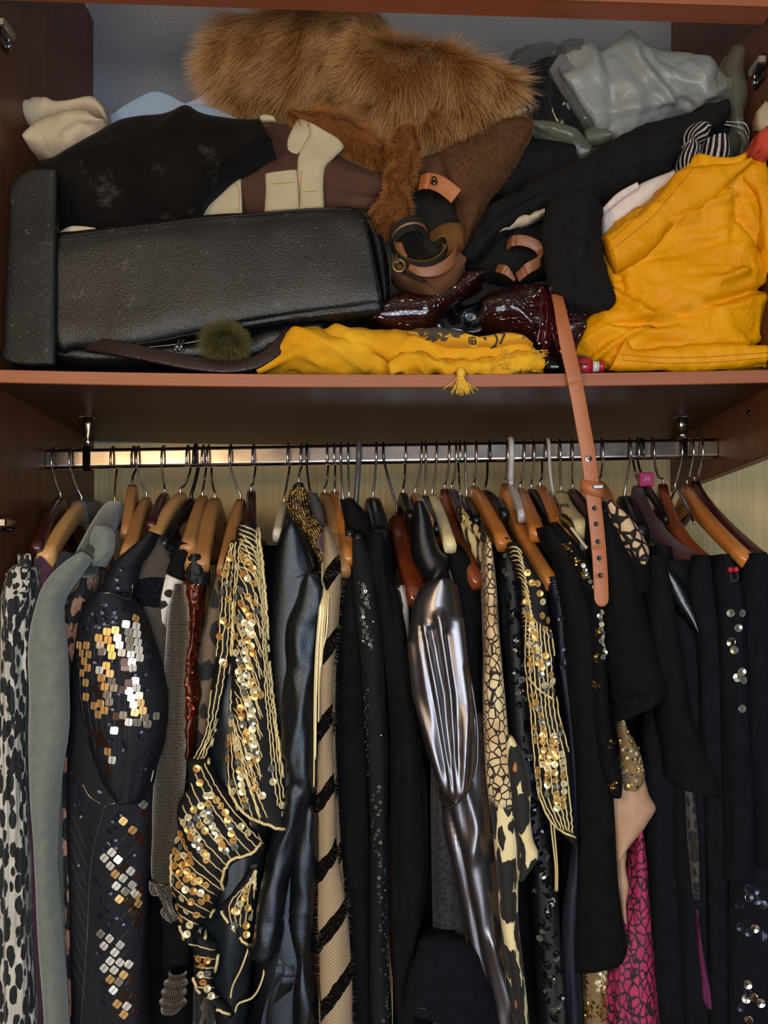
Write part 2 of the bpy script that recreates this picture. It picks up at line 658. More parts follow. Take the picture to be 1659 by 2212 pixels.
M['black_wire'] = plain('black_wire', '#0c0c0e', .35)
M['brass_wire'] = plain('brass_wire', '#b89a5a', .3, 1.)
M['grey_plastic'] = plain('grey_plastic', '#4d4c50', .35)
M['white_plastic'] = plain('white_plastic', '#b9b4b4', .35)
M['cream_plastic'] = plain('cream_plastic', '#d8c898', .4)
M['ivory'] = plain('ivory_plastic', '#d9cdb8', .4)
M['clear_rose'] = plain('magenta_plastic', '#a0265a', .25)
M['h_light'] = wood('light_beech', '#b98a50', '#cf9f64', 2, .4, 6)
M['h_tan'] = wood('tan_beech', '#9a6a3c', '#b07e4c', 2, .4, 6)
M['h_orange'] = wood('orange_beech', '#a8622a', '#c07c3c', 2, .33, 6, .2)
M['h_red'] = wood('red_brown_wood', '#6d341c', '#8a4526', 2, .3, 6, .4)
M['h_mahog'] = wood('mahogany_lacquer', '#51200f', '#7c3a1e', 2, .2, 7, 1.)
M['h_burg'] = wood('burgundy_wood', '#2b1012', '#421a1c', 2, .35, 6, .2)
M['h_black'] = plain('black_hanger_plastic', '#0e0e10', .35)
M['h_green'] = fabric('green_velvet', '#252c22', '#30382b', sheen=.5)
M['h_wine'] = fabric('wine_pattern', '#34141a', '#4a2024', sc=220, sheen=.1, dust=('#6d4a44', 260, .6, .6))

# ------------------------------------------------------------------ the setting and the wardrobe
XL, XR, YB = -0.503, 0.497, 0.5
def sag(x): return 1.7912 + .0065 * (x / .5) ** 2 - .003
def struct(name, lo, hi, mat):
    return box(name, lo, hi, mat, None, .0005, kind='structure')
struct('wall_back', (-2.2, YB, 0), (2.2, YB + .1, 2.7), M['wallpaper'])
struct('floor', (-2.2, -3.2, -.05), (2.2, YB, 0), M['floor'])
struct('wall_front', (-2.2, -3.3, 0), (2.2, -3.2, 2.7), fabric('beige_wall', '#b79f8c', '#bfa894', sheen=0, fine=200))
struct('ceiling', (-2.2, -3.2, 2.7), (2.2, YB, 2.75), M['plaster'])

wr = thing('wardrobe', 'brown wood wardrobe with open upper compartment and sagging shelf', 'wardrobe', (0, .25, 0))
box('side_panel', (XL - .018, 0, 0), (XL, YB - .001, 2.507), M['wood_side'], wr)
box('side_panel', (XR, 0, 1.690), (XR + .018, YB - .001, 2.507), M['wood_side'], wr)
box('back_panel', (XL - .018, YB - .007, 1.776), (XR + .018, YB - .0005, 2.507), M['board'], wr, .0005, label='grey board back')
box('back_panel', (XL - .35, YB - .006, 2.5072), (XR + .018, YB - .0005, 2.69), M['board'], wr, .0005, label='grey board back')
Vs, n = [], 25
for i in range(n):
    x = XL + .0005 + (XR - XL - .001) * i / (n - 1)
    z = sag(x)
    Vs += [(x, .0012, z), (x, YB - .0012, z), (x, YB - .0012, z - .0164), (x, .0012, z - .0164)]
Fs = [(i*4 + j, i*4 + (j+1) % 4, i*4 + 4 + (j+1) % 4, i*4 + 4 + j) for i in range(n - 1) for j in range(4)] + [(0, 1, 2, 3), tuple(range(4*n - 4, 4*n))]
mk('shelf', Vs, Fs, M['wood_dark'], wr, smooth=False)
Ve = []
for i in range(n):
    x = XL + .0005 + (XR - XL - .001) * i / (n - 1)
    z = sag(x)
    Ve += [(x, -.001, z - .0006), (x, .0012, z + .0003), (x, .0012, z - .0167), (x, -.001, z - .0158)]
mk('edge_band', Ve, Fs, M['wood_edge'], wr, smooth=False)
for a, b, nm, mt in ((-.006, 0.0, 'edge_band', M['wood_edge']), (0., .036, 'top_rail', M['wood_rail'])):
    Vt = []
    for x in (XL, XR - .004):
        k = (x - XL) / (XR - XL)
        z0 = 2.283 - .032 * k
        Vt += [(x, a, z0), (x, b, z0), (x, b, z0 + .05), (x, a, z0 + .05)]
    mk(nm, Vt, [(0, 1, 2, 3), (4, 5, 6, 7), (0, 1, 5, 4), (1, 2, 6, 5), (2, 3, 7, 6), (3, 0, 4, 7)], mt, wr, smooth=False)
def hinge(side, y0, y1, Yc):
    X = XL if side < 0 else XR
    d = Yc - CY
    z1, z0 = EZ + (HY - y0) / F * d, EZ + (HY - y1) / F * d
    s = 1 if side < 0 else -1
    hg = box('hinge', (min(X, X + s*.004), Yc - .02, z0), (max(X, X + s*.004), Yc + .016, z1), M['steel_dark'], wr)
    xs = sorted((X + s*.003, X + s*.015))
    box('hinge_arm', (xs[0], Yc - .035, (z0 + z1)/2 - .006), (xs[1], Yc + .006, (z0 + z1)/2 + .006), M['steel'], hg, .002)
    for dz in (-.28, .28):
        lathe('screw', [(0, .0), (.004, 0), (.004, .002), (.0025, .0035), (0, .0035)], (X + s*.004, Yc + .010, (z0+z1)/2 + dz*(z1 - z0)), M['steel'], hg, (s, 0, 0), 12)
hinge(-1, 48, 106, .055)
hinge(-1, 1118, 1148, .06)
hinge(1, 128, 184, .055)
q = P(1632, 890, 0.09)
lathe('screw', [(0, 0), (.005, 0), (.005, .001), (.002, .002), (0, .002)], (XR, .10, q.z), M['steel_dark'], wr, (-1, 0, 0), 12)

# clothes rail
def rz(x): return 1.7123 + (x + .5) * .0165
RY = .24
rail = thing('clothes_rail', 'long chrome clothes rail under the shelf on two hanging brackets', 'rail', (0, RY, rz(0)))
Vr, sec = [], []
rd, hw_, hh_ = .0055, .0078, .0150
for cx_, cz_, a0 in ((1, 1, 0), (-1, 1, 90), (-1, -1, 180), (1, -1, 270)):
    for k in range(9):
        a = math.radians(a0 + 90 * k / 8)
        if k == 0: sec.append((cx_ * (hw_ - rd) + rd * math.cos(a) + 0, cz_ * (hh_ - rd) + rd * math.sin(a) - (cz_ * .0006 if a0 in (0, 180) else 0)))
        sec.append((cx_ * (hw_ - rd) + rd * math.cos(a), cz_ * (hh_ - rd) + rd * math.sin(a)))
        if k == 8: sec.append((cx_ * (hw_ - rd) + rd * math.cos(a) + 0, cz_ * (hh_ - rd) + rd * math.sin(a) - (cz_ * .0006 if a0 in (90, 270) else 0)))
NS = len(sec)
for x in (-.502, -.5018, .4958, .496):
    Vr += [(x, RY + a, rz(x) + b) for a, b in sec]
Fr = [(k*NS + i, k*NS + (i+1) % NS, k*NS + NS + (i+1) % NS, k*NS + NS + i) for k in range(3) for i in range(NS)] + [tuple(range(NS)), tuple(range(3*NS, 4*NS))]
mk('bar', Vr, Fr, M['chrome'], rail)
for px in (190, 1474):
    x = (px - CX) / F * (RY - CY)
    zt = sag(x) - .0164
    zb = rz(x)
    br = sweep('bracket', [(x, RY, zt - .002), (x, RY, zt - .012), (x, RY, zt - .03), (x, RY, zb + .028), (x, RY, zb + .017)],
               [(.007, .004, .004), (.006, .004, .004), (.0032, .003, .003), (.0032, .003, .003), (.006, .004, .004)], M['chrome'], rail, 0, (1, 0, 0))
    # band round the bar
    Vb, k = [], NS
    for dx in (-.0055, .0055):
        for sc in (1.0, 1.16):
            Vb += [(x + dx, RY + a * sc * (1.06), zb + b * sc) for a, b in sec]
    Fb = []
    for j in range(k):
        q = (j + 1) % k
        Fb += [(j, q, k + q, k + j), (2*k + j, 2*k + q, 3*k + q, 3*k + j), (k + j, k + q, 3*k + q, 3*k + j)]
    mk('band', Vb, Fb, M['chrome'], br)
    box('bracket_plate', (x - .012, RY - .009, zt - .0025), (x + .009, RY + .009, zt), M['chrome'], br, .001)

# ------------------------------------------------------------------ hangers
def hook_pts(hX, N, side, R=.0205, wire=.0018, end=205):
    zc = rz(hX) + .0152 + wire - R
    s = -1 if side == 'f' else 1
    pts = [tuple(N + Vector((0, 0, -.004))), tuple(N + Vector((0, 0, .008)))]
    zb = zc - R * 1.35
    if N.z + .010 < zb:
        pts.append((N.x * .75 + hX * .25, RY + s * .002, N.z + .45 * (zb - N.z)))
        pts.append((N.x * .3 + hX * .7, RY + s * R * .45, zb))
    for k in range(0, end + 1, 20):
        a = math.radians(k)
        pts.append((hX, RY + s * R * math.cos(a), zc + R * math.sin(a)))
    return pts

def hanger(name, label, hx_, nx, ny, tx, ty, mat, wire='steel', side='f', kind='wood', Yt=.05, mid=None, r=.0018, hk=True, group='clothes hangers on the rail', th=None, hh=None):
    N = P(nx, ny, RY)
    t = thing(name, label, 'hanger', N, group)
    if hk:
        hX = (hx_ - CX) / F * (RY - CY)
        pts = hook_pts(hX, N, side, wire=r)
        h = tube('hook', pts, r, M[wire], t, 8, 60)
        lathe('hook_tip', [(0, -r*1.4), (r*1.1, -r*.8), (r*1.4, 0), (r*1.1, r*.8), (0, r*1.4)], pts[-1], M[wire], h, n=8)
    if kind is None: return t
    T = P(tx, ty, Yt)
    mp = P(mid[0], mid[1], (RY + Yt) / 2) if mid else None
    front = []
    for s in [k / 8 for k in range(1, 9)]:
        if mp is not None:
            a = N.lerp(mp, s); b = mp.lerp(T, s)
            q = (1-s)**2 * N + 2*s*(1-s) * (2*mp - (N + T) / 2) + s*s * T
        else:
            q = N.lerp(T, s)
            q.z = N.z - (N.z - T.z) * (s ** 1.25)
        front.append(q)
    back = [Vector((2*N.x - q.x, 2*N.y - q.y, q.z)) for q in front]
    back = [b for b in back if b.y < YB - .02]
    path = list(reversed(back)) + [N] + front
    d = (T - N)
    sd = Vector((-d.y, d.x, 0)).normalized()
    k0, k1, h0, h1 = {'wood': (.007, .008, .026, .015), 'broad': (.0075, .0105, .028, .016), 'plastic': (.006, .006, .022, .014),
                      'thin': (.0035, .0035, .016, .010), 'pad': (.014, .016, .030, .03)}[kind]
    if th: k0, k1 = th
    if hh: h0, h1 = hh
    nb, nf = len(back), len(front)
    secs = [(k0 + (k1 - k0) * (1 - i / max(nb, 1)), 0.001, h1 + (h0 - h1) * (i / max(nb, 1)) ** 2) for i in range(nb + 1)] + \
           [(k0 + (k1 - k0) * i / nf, 0.001, h1 + (h0 - h1) * (1 - i / nf) ** 2) for i in range(1, nf + 1)]
    sweep('hanger_body', path, secs, M[mat], t, 0, sd)
    return t

HG = [
 # name, label, hook, neck x,y, tip x,y, body, wire, side, kind, extra
 ('wooden_hanger', 'dark plum hanger beside the wardrobe side, behind the leopard print dress', 120, 130, 1076, 78, 1180, 'h_burg', 'steel', 'f', 'wood', {}),
 ('wooden_hanger', 'pale curved wooden hanger with a grey sleeve on its neck, carrying the plum top', 158, 176, 1084, 95, 1196, 'h_light', 'steel', 'f', 'broad', {'hh': (.026, .022)}),
 ('padded_hanger', 'dark green velvet padded hanger with a twisted gold hook, under the grey coat', 246, 248, 1083, 178, 1205, 'h_green', 'brass_wire', 'b', 'pad', {}),
 ('wooden_hanger', 'slim tan wooden hanger with a rounded upright neck beside the green velvet one', 291, 286, 1048, 272, 1150, 'h_tan', 'steel_dark', 'b', 'wood', {'Yt': .12}),
 ('wooden_hanger', 'tan wooden hanger above the navy sequin jacket shoulder', 301, 316, 1076, 276, 1190, 'h_tan', 'steel', 'f', 'broad', {}),
 ('wooden_hanger', 'dark burgundy hanger peeping out behind the tan one over the sequin jacket', 355, 356, 1066, 325, 1130, 'h_burg', 'steel', 'f', 'wood', {'Yt': .1}),
 ('wooden_hanger', 'pale yellow wooden hanger carrying the grey mohair sweater', 408, 391, 1065, 326, 1160, 'h_light', 'steel', 'b', 'broad', {'Yt': .07}),
 ('plastic_hanger', 'black hanger with a thick black hook between two tan wooden hangers', 424, 414, 1077, 352, 1170, 'h_black', 'black_wire', 'b', 'plastic', {'r': .0028, 'Yt': .07}),
 ('wooden_hanger', 'tan wooden hanger holding the white and black printed top', 441, 438, 1071, 404, 1180, 'h_tan', 'steel', 'b', 'broad', {'Yt': .07}),
 ('wooden_hanger', 'broad tan wooden hanger beside the black beaded trim of the copper sequin top', 452, 464, 1076, 424, 1215, 'h_tan', 'steel', 'b', 'broad', {'Yt': .05, 'th': (.009, .016)}),
 ('wooden_hanger', 'reddish tan wooden hanger directly beside the gold sequin jacket', 500, 519, 1079, 484, 1225, 'h_tan', 'steel', 'f', 'broad', {'Yt': .06}),
 ('wooden_hanger', 'dark burgundy hanger standing upright over the gold sequin jacket shoulder', 549, 543, 1060, 541, 1150, 'h_burg', 'steel', 'b', 'wood', {'Yt': .08}),
 ('plastic_hanger', 'off-white plastic hanger above the black leather jacket', 624, 614, 1085, 598, 1150, 'ivory', 'steel', 'b', 'plastic', {'Yt': .09}),
 ('plastic_hanger', 'hanger hidden under the gold beaded strap, only its hook showing', 652, 646, 1042, 700, 1190, 'h_burg', 'steel', 'b', 'thin', {'Yt': .08}),
 ('plastic_hanger', 'dark wire hook hanger inside the grey knit behind the gold beads', 664, 670, 1072, 690, 1130, 'h_black', 'steel_dark', 'f', 'thin', {'Yt': .12}),
 ('wooden_hanger', 'yellow tan wooden hanger beside the gold beaded strap, reaching furthest down', 708, 702, 1065, 742, 1228, 'h_tan', 'steel', 'b', 'broad', {'Yt': .05}),
 ('wooden_hanger', 'orange wooden hanger next to the yellow tan one, over plain black cloth', 723, 723, 1063, 757, 1204, 'h_orange', 'steel', 'b', 'broad', {'Yt': .06}),
 ('plastic_hanger', 'black hanger beside the orange one, covered by a black dress', 737, 741, 1086, 756, 1150, 'h_black', 'steel', 'f', 'plastic', {'Yt': .1}),
 ('plastic_hanger', 'black hanger with a collar at its neck, covered by the sheer sequin dress', 753, 754, 1076, 775, 1160, 'h_black', 'steel', 'f', 'plastic', {'Yt': .1}),
 ('plastic_hanger', 'hanger with a thick dark grey plastic hook', 776, 768, 1105, 795, 1190, 'h_black', 'grey_plastic', 'f', 'plastic', {'r': .0042, 'Yt': .12}),
 ('plastic_hanger', 'broad glossy black plastic hanger beside the mahogany one', 813, 806, 1076, 822, 1150, 'h_black', 'steel', 'f', 'plastic', {'Yt': .1, 'th': (.012, .014), 'hh': (.045, .04)}),
 ('wooden_hanger', 'glossy red mahogany hanger with a thick curved arm', 828, 857, 1106, 908, 1292, 'h_mahog', 'steel_dark', 'f', 'broad', {'Yt': .05, 'mid': (872, 1175), 'th': (.012, .014)}),
 ('plastic_hanger', 'black velvet hanger behind the gunmetal blouse collar', 876, 871, 1065, 888, 1110, 'h_black', 'steel', 'b', 'plastic', {'Yt': .13}),
 ('wooden_hanger', 'tan wooden hanger with a scrap of ivory satin over its shoulder', 910, 897, 1067, 925, 1120, 'h_tan', 'steel', 'f', 'wood', {'Yt': .1}),
 ('plastic_hanger', 'slim black hanger between the satin scrap and the cream hanger', 919, 918, 1071, 945, 1140, 'h_black', 'steel', 'f', 'plastic', {'Yt': .12}),
 ('plastic_hanger', 'cream plastic hanger over the black shirt behind the gunmetal blouse', 942, 934, 1069, 974, 1172, 'cream_plastic', 'steel', 'f', 'plastic', {'Yt': .06, 'th': (.008, .008), 'hh': (.02, .016)}),
 ('wooden_hanger', 'red brown wooden hanger with a long curved arm beside the zebra collar', 969, 961, 1057, 1038, 1255, 'h_red', 'steel', 'f', 'broad', {'Yt': .06, 'mid': (982, 1142)}),
 ('wooden_hanger', 'slim dark burgundy hanger directly above the zebra collar', 984, 976, 1057, 1000, 1105, 'h_burg', 'steel', 'f', 'wood', {'Yt': .1}),
 ('plastic_hanger', 'black hanger with a plain neck between burgundy and tan hangers', 992, 993, 1070, 1010, 1110, 'h_black', 'steel', 'b', 'plastic', {'Yt': .14}),
 ('plastic_hanger', 'black hanger close behind the tan one beside the snake print blouse', 1003, 1008, 1074, 1030, 1120, 'h_black', 'steel', 'f', 'plastic', {'Yt': .14}),
 ('wooden_hanger', 'tan wooden hanger passing behind the black bar of a plastic hanger', 1027, 1024, 1052, 1092, 1170, 'h_orange', 'steel', 'f', 'broad', {'Yt': .06}),
 ('plastic_hanger', 'black plastic hanger with a square hooked bar, above the black sequin top', 1056, 1049, 1060, 1092, 1105, 'h_black', 'steel_dark', 'b', 'plastic', {'Yt': .10}),
 ('wooden_hanger', 'large orange wooden hanger with a turned end above the navy beaded dress', 1094, 1092, 1045, 1198, 1256, 'h_orange', 'steel', 'f', 'broad', {'Yt': .05, 'mid': (1128, 1140)}),
 ('plastic_hanger', 'hanger with a thick pale grey plastic hook behind the large orange one', 1102, 1104, 1047, 1130, 1110, 'white_plastic', 'white_plastic', 'f', 'plastic', {'r': .0042, 'Yt': .13}),
 ('wooden_hanger', 'short tan wooden hanger with squared end over a plain black dress', 1129, 1124, 1056, 1163, 1148, 'h_orange', 'steel', 'f', 'broad', {'Yt': .06}),
 ('plastic_hanger', 'black hanger under the black beaded edge between two tan hangers', 1150, 1148, 1057, 1205, 1150, 'h_black', 'steel', 'f', 'plastic', {'Yt': .07}),
 ('wooden_hanger', 'tan wooden hanger beside the twisted white hook', 1175, 1167, 1049, 1217, 1156, 'h_orange', 'steel', 'b', 'broad', {'Yt': .05}),
 ('plastic_hanger', 'hanger with a twisted white plastic hook', 1182, 1196, 1082, 1262, 1180, 'white_plastic', 'white_plastic', 'f', 'thin', {'r': .0026, 'Yt': .06, 'hh': (.006, .006)}),
 ('plastic_hanger', 'wide cream plastic hanger with small black lettering on its neck', 1206, 1212, 1062, 1262, 1130, 'cream_plastic', 'steel', 'f', 'plastic', {'Yt': .06, 'mid': (1228, 1094), 'th': (.012, .011), 'hh': (.042, .022)}),
 ('wooden_hanger', 'dark red hanger between the cream hanger and the tan leather belt', 1232, 1237, 1057, 1290, 1140, 'h_burg', 'steel', 'f', 'wood', {'Yt': .07}),
 ('wooden_hanger', 'tan wooden hanger half hidden behind the hanging leather belt', 1297, 1296, 1041, 1322, 1090, 'h_orange', 'steel', 'f', 'wood', {'Yt': .1}),
 ('plastic_hanger', 'broad black plastic hanger behind the crochet sleeve', 1356, 1350, 1072, 1384, 1140, 'h_black', 'steel', 'f', 'plastic', {'Yt': .1, 'th': (.012, .013), 'hh': (.035, .03)}),
 ('wooden_hanger', 'dark wine hanger with a worn speckled arm', 1374, 1379, 1050, 1512, 1206, 'h_wine', 'steel', 'b', 'broad', {'Yt': .055, 'mid': (1424, 1142), 'th': (.010, .014)}),
 ('plastic_hanger', 'black hanger wearing a magenta plastic size cube', 1384, 1394, 1046, 1440, 1120, 'h_black', 'steel_dark', 'b', 'thin', {'Yt': .1}),
 ('wooden_hanger', 'smooth red brown hanger beside the worn wine one', 1406, 1432, 1046, 1540, 1212, 'h_red', 'steel', 'f', 'broad', {'Yt': .065, 'mid': (1470, 1142)}),
 ('wire_hanger', 'thin wire hanger with a forked hook behind the orange wooden one', 1466, 1459, 1056, 1500, 1130, 'steel', 'steel', 'f', 'thin', {'Yt': .09, 'th': (.0018, .0018), 'hh': (.002, .002), 'r': .0014}),
 ('wooden_hanger', 'bright orange wooden hanger with flat sides above the cherry cardigan', 1490, 1485, 1047, 1620, 1204, 'h_orange', 'steel', 'f', 'broad', {'Yt': .03, 'mid': (1530, 1112)}),
 ('wooden_hanger', 'dark burgundy hanger by the patterned wallpaper, last on the rail', 1510, 1502, 1040, 1662, 1210, 'h_burg', 'steel', 'f', 'broad', {'Yt': .06, 'mid': (1555, 1112)}),
]
HOBJ = {}
for i, h in enumerate(HG):
    HOBJ[i] = hanger(*h[:11], **h[11])
def hidx(s): return next(HOBJ[i] for i, h in enumerate(HG) if s in h[1])
# grey sleeve on the neck of the pale hanger
hp = hidx('grey sleeve on its neck')
a, b_ = P(176, 1082, RY), P(150, 1118, .16)
sweep('neck_sleeve', [P(212, 1090, .30), P(196, 1083, .27), P(176, 1083, RY), P(168, 1087, .22)], [(.0115, .003, .034)], M['grey_plastic'], hp, 8, Vector((1, -.35, 0)))
# size cube with its number
cu = hidx('size cube')
q = P(1395, 1036, .23)
cb = box('size_cube', tuple(q - Vector((.011, .007, .011))), tuple(q + Vector((.011, .007, .010))), M['clear_rose'], cu, .0015, label='magenta plastic size cube')
def text(name, s, size, loc, rot, mat, parent, ext=.0002, sx=1.):
    cv = bpy.data.curves.new(name, 'FONT')
    cv.body, cv.size, cv.extrude = s, size, ext
    cv.align_x, cv.align_y = 'CENTER', 'CENTER'
    tmp = bpy.data.objects.new(name, cv)
    COL.objects.link(tmp)
    bpy.context.view_layer.update()
    me = bpy.data.meshes.new_from_object(tmp.evaluated_get(bpy.context.evaluated_depsgraph_get()))
    bpy.data.objects.remove(tmp)
    bpy.data.curves.remove(cv)
    me.name = name
    me.materials.clear()
    me.materials.append(mat)
    o = bpy.data.objects.new(name, me)
    COL.objects.link(o)
    o.parent = parent
    o.location = Vector(loc) - Vector(wof(parent))
    o.rotation_euler = rot
    o.scale = (sx, 1, 1)
    return o
M['ink_white'] = plain('pale_ink', '#c08aa4', .6)
M['ink_black'] = plain('black_ink', '#141210', .6)
text('lettering', '34', .009, q + Vector((0, -.0073, 0)), (math.pi/2, 0, 0), M['ink_white'], cb)
# lettering on the cream hanger: a dark stamped patch along the arm
ch = hidx('lettering on its neck')
q = P(1216, 1094, .185)
dA = (P(1262, 1130, .06) - P(1212, 1062, RY)); dA.z = 0; dA.normalize()
hb_ = [c for c in ch.children if c.name.startswith('hanger_body')][0]
loc, nor = hit(bvh(hb_), 1214, 1095)
if loc is not None:
    side = Vector((nor.x, nor.y, 0)).normalized()
    ex = Vector((-side.y, side.x, 0))
    if ex.x < 0: ex = -ex
    up = Vector((0, 0, 1)); nz_ = ex.cross(up)
    R_ = Matrix((ex, up, nz_)).transposed().to_euler()
    text('lettering', 'ITMA', .011, loc + nor * .0006, R_, M['ink_black'], ch, sx=1.15)

_blob = blob
def blob(*a, **k):      # garments bulge little: keep their own plane
    k.setdefault('pc', .2)
    return _blob(*a, **k)
# ------------------------------------------------------------------ garment materials
BK = lambda n, c='#08080a', c2='#0d0d10', **k: fabric(n, c, c2, spec=.15, **k)
M['black'] = BK('black_cloth')
M['black_warm'] = BK('warm_black_cloth', '#0b0a0a', '#11100f', bump=.4, fine=500)
M['black_navy'] = BK('navy_black_cloth', '#0a0c11', '#0f1218')
M['satin_black'] = fabric('black_satin', '#0a0a0d', '#121318', r=.42, bump=.1)
M['grey_green'] = fabric('grey_green_suede', '#626a66', '#70786f', sc=90, fine=600, bump=.6, sheen=.4)
M['plum'] = fabric('plum_cloth', '#40222f', '#4c2a38', sheen=.3)
M['navy_mesh'] = fabric('navy_mesh', '#0a0d15', '#10141e', r=.6, fine=1400, bump=.5)
M['leather_jacket'] = leather('black_leather', '#07080c', r=.40, gs=900, bump=.25, c2='#0b0d12', spec=.75)
M['leather_jacket'].node_tree.nodes['Principled BSDF'].inputs['Specular Tint'].default_value = (.72, .84, 1, 1)
M['lining'] = fabric('dark_teal_satin', '#0f1519', '#161d22', r=.35, bump=.1)
M['gold_cord'] = plain('gold_cord', '#d9c48c', .5, .25)
M['gold_bead'] = plain('gold_bead', '#a8813e', .2, .9)
M['black_cord'] = plain('black_bead_cord', '#1b1d26', .25)
M['silver_bead'] = plain('silver_bead', '#9a938c', .22, .9)
M['seq_gold'] = plain('gold_sequin', '#dcb068', .30, .5)
M['seq_cream'] = plain('cream_sequin', '#ecdcae', .28, .4)
M['seq_amber'] = plain('amber_sequin', '#cf9650', .32, .5)
M['seq_clear'] = plain('clear_sequin', '#8b8f86', .2, .6)
M['seq_black'] = plain('black_sequin', '#131318', .14, .3)
M['seq_navy'] = plain('navy_sequin', '#232838', .25, .5)
M['seq_silver'] = plain('silver_sequin', '#d8d6d0', .18, 1.)
M['sq_white'] = plain('white_reflection_sequin', '#f6f2e8', .2, .45)  # square sequin tones: mirrored window and lamp light painted into the base colour
M['sq_gold'] = plain('gold_reflection_sequin', '#dcab68', .25, .5)
M['sq_grey'] = plain('grey_reflection_sequin', '#aaa498', .2, .6)
M['sq_brown'] = plain('brown_reflection_sequin', '#4a3128', .25, .7)
M['gunmetal'] = NT('gunmetal_satin', Metallic=.9, Roughness=.34).col('#6e6a6e').m
M['nude'] = fabric('nude_satin', '#a98368', '#b89276', r=.55, bump=.1)
M['nude_mesh'] = fabric('nude_mesh', '#7b6447', '#8a7250', fine=1500, bump=.6)
M['brown_mesh'] = fabric('brown_mesh', '#1a1512', '#241d18')
def leopard(name, base, base2, spot, rs, thr, sx=1., sz=1., pleat=0., r=.8, cen=None):
    t = NT(name, Roughness=r, Sheen_Weight=.1)
    wob = t.n('TexNoise', {'Scale': rs * 1.3, 'Detail': 5, 'Vector': t.map((sx, sx, sz))})
    v = t.n('VectorMath', {0: t.map((sx, sx, sz)), 1: t.n('VectorMath', {0: wob.outputs[1], 3: .55 / rs}, operation='SCALE').outputs[0]}, operation='ADD').outputs[0]
    vo = t.n('TexVoronoi', {'Scale': rs, 'Vector': v, 'Randomness': .85})
    m = t.ramp(vo.outputs[0], [(thr, 1.), (thr + .03, 0.)])
    bs = t.ramp(t.noise(14, detail=4), [(.3, base), (.7, base2)])
    sp = spot
    if cen:
        sp = t.mix(t.ramp(vo.outputs[0], [(.10, 1.), (.16, 0.)]), spot, cen)
    t.col(t.mix(m, bs, sp))
    if pleat:
        wv = t.n('TexWave', {'Scale': pleat, 'Distortion': .6, 'Vector': t.tc.outputs['Object']}, bands_direction='X').outputs[1]
        t.bump(wv, .6, .004)
    else: t.bump(t.noise(700), .15, .001)
    return t
M['leo_bw'] = leopard('black_white_leopard', '#a7a49b', '#c9c5ba', '#0f1116', 95, .58, 1.25, .5, 34).m
M['leo_brown'] = leopard('brown_leopard', '#5a4a38', '#6c5a44', '#0d0c0d', 46, .50, 1., .6).m
M['floral'] = leopard('floral', '#101014', '#14131a', '#b07a5c', 62, .47, 1., .55, cen='#d8cfc6').m
M['bw_print'] = leopard('white_black_print', '#cfc9c0', '#dcd6cc', '#0c0c0e', 40, .30, 1., 1.2).m
M['white_flower'] = leopard('white_flower_print', '#b5aaa2', '#c4b9b0', '#0c0b0c', 24, .42, 1.6, .8).m
# snake skin above, leopard below
t = leopard('snake_and_leopard', '#dcc48a', '#e8d8a8', '#14110f', 44, .58, 1.2, .5, cen='#b8743a')
lc = t.b.inputs['Base Color'].links[0].from_socket
ve = t.n('TexVoronoi', {'Scale': 105, 'Vector': t.map((1, 1, .8))}, feature='DISTANCE_TO_EDGE').outputs[0]
sb = t.ramp(t.noise(9, detail=3), [(.38, '#e2d3a6'), (.50, '#d6b98a'), (.62, '#9a6a3c'), (.72, '#1a1614')])
sn = t.mix(t.ramp(ve, [(.05, 1.), (.10, 0.)]), sb, '#15110e')
z = t.sep()[2]
zt = t.math('ADD', z, t.math('MULTIPLY', t.noise(30), .06))
t.col(t.mix(t.ramp(t.math('MULTIPLY', zt, 1.0), [(.34, 0.), (.35, 1.)]), lc, sn))
M['snake_leo'] = t.m
t = NT('zebra_satin', Roughness=.6)
wv = t.n('TexWave', {'Scale': 26, 'Distortion': 7, 'Detail': 3, 'Detail Scale': 2.5, 'Vector': t.map((1, 1, .35), rot=(0, .25, 0))}, bands_direction='X').outputs[1]
t.col(t.ramp(wv, [(.42, '#14110d'), (.55, '#b09a64')]))
M['zebra'] = t.m
t = NT('magenta_snake', Roughness=.7)
vec = t.map((1.5, 1.5, .85))
wob = t.n('TexNoise', {'Scale': 40, 'Detail': 3, 'Vector': vec})
v2 = t.n('VectorMath', {0: vec, 1: t.n('VectorMath', {0: wob.outputs[1], 3: .02}, operation='SCALE').outputs[0]}, operation='ADD').outputs[0]
ve = t.n('TexVoronoi', {'Scale': 78, 'Vector': v2}, feature='DISTANCE_TO_EDGE').outputs[0]
mg = t.ramp(t.noise(30), [(.35, '#8e1d4a'), (.7, '#b92a5c')])
t.col(t.mix(t.ramp(ve, [(.06, 1.), (.13, 0.)]), mg, '#1c0c16'))
M['magenta'] = t.m
t = NT('crochet_net', Roughness=.85)
ve = t.n('TexVoronoi', {'Scale': 72, 'Vector': t.map((1, 1, 1))}, feature='DISTANCE_TO_EDGE').outputs[0]
mk_ = t.ramp(ve, [(.10, 1.), (.15, 0.)])
t.col(t.mix(mk_, '#c9a684', '#0e0d0d'))
t.bump(mk_, .9, .004)
M['crochet'] = t.m
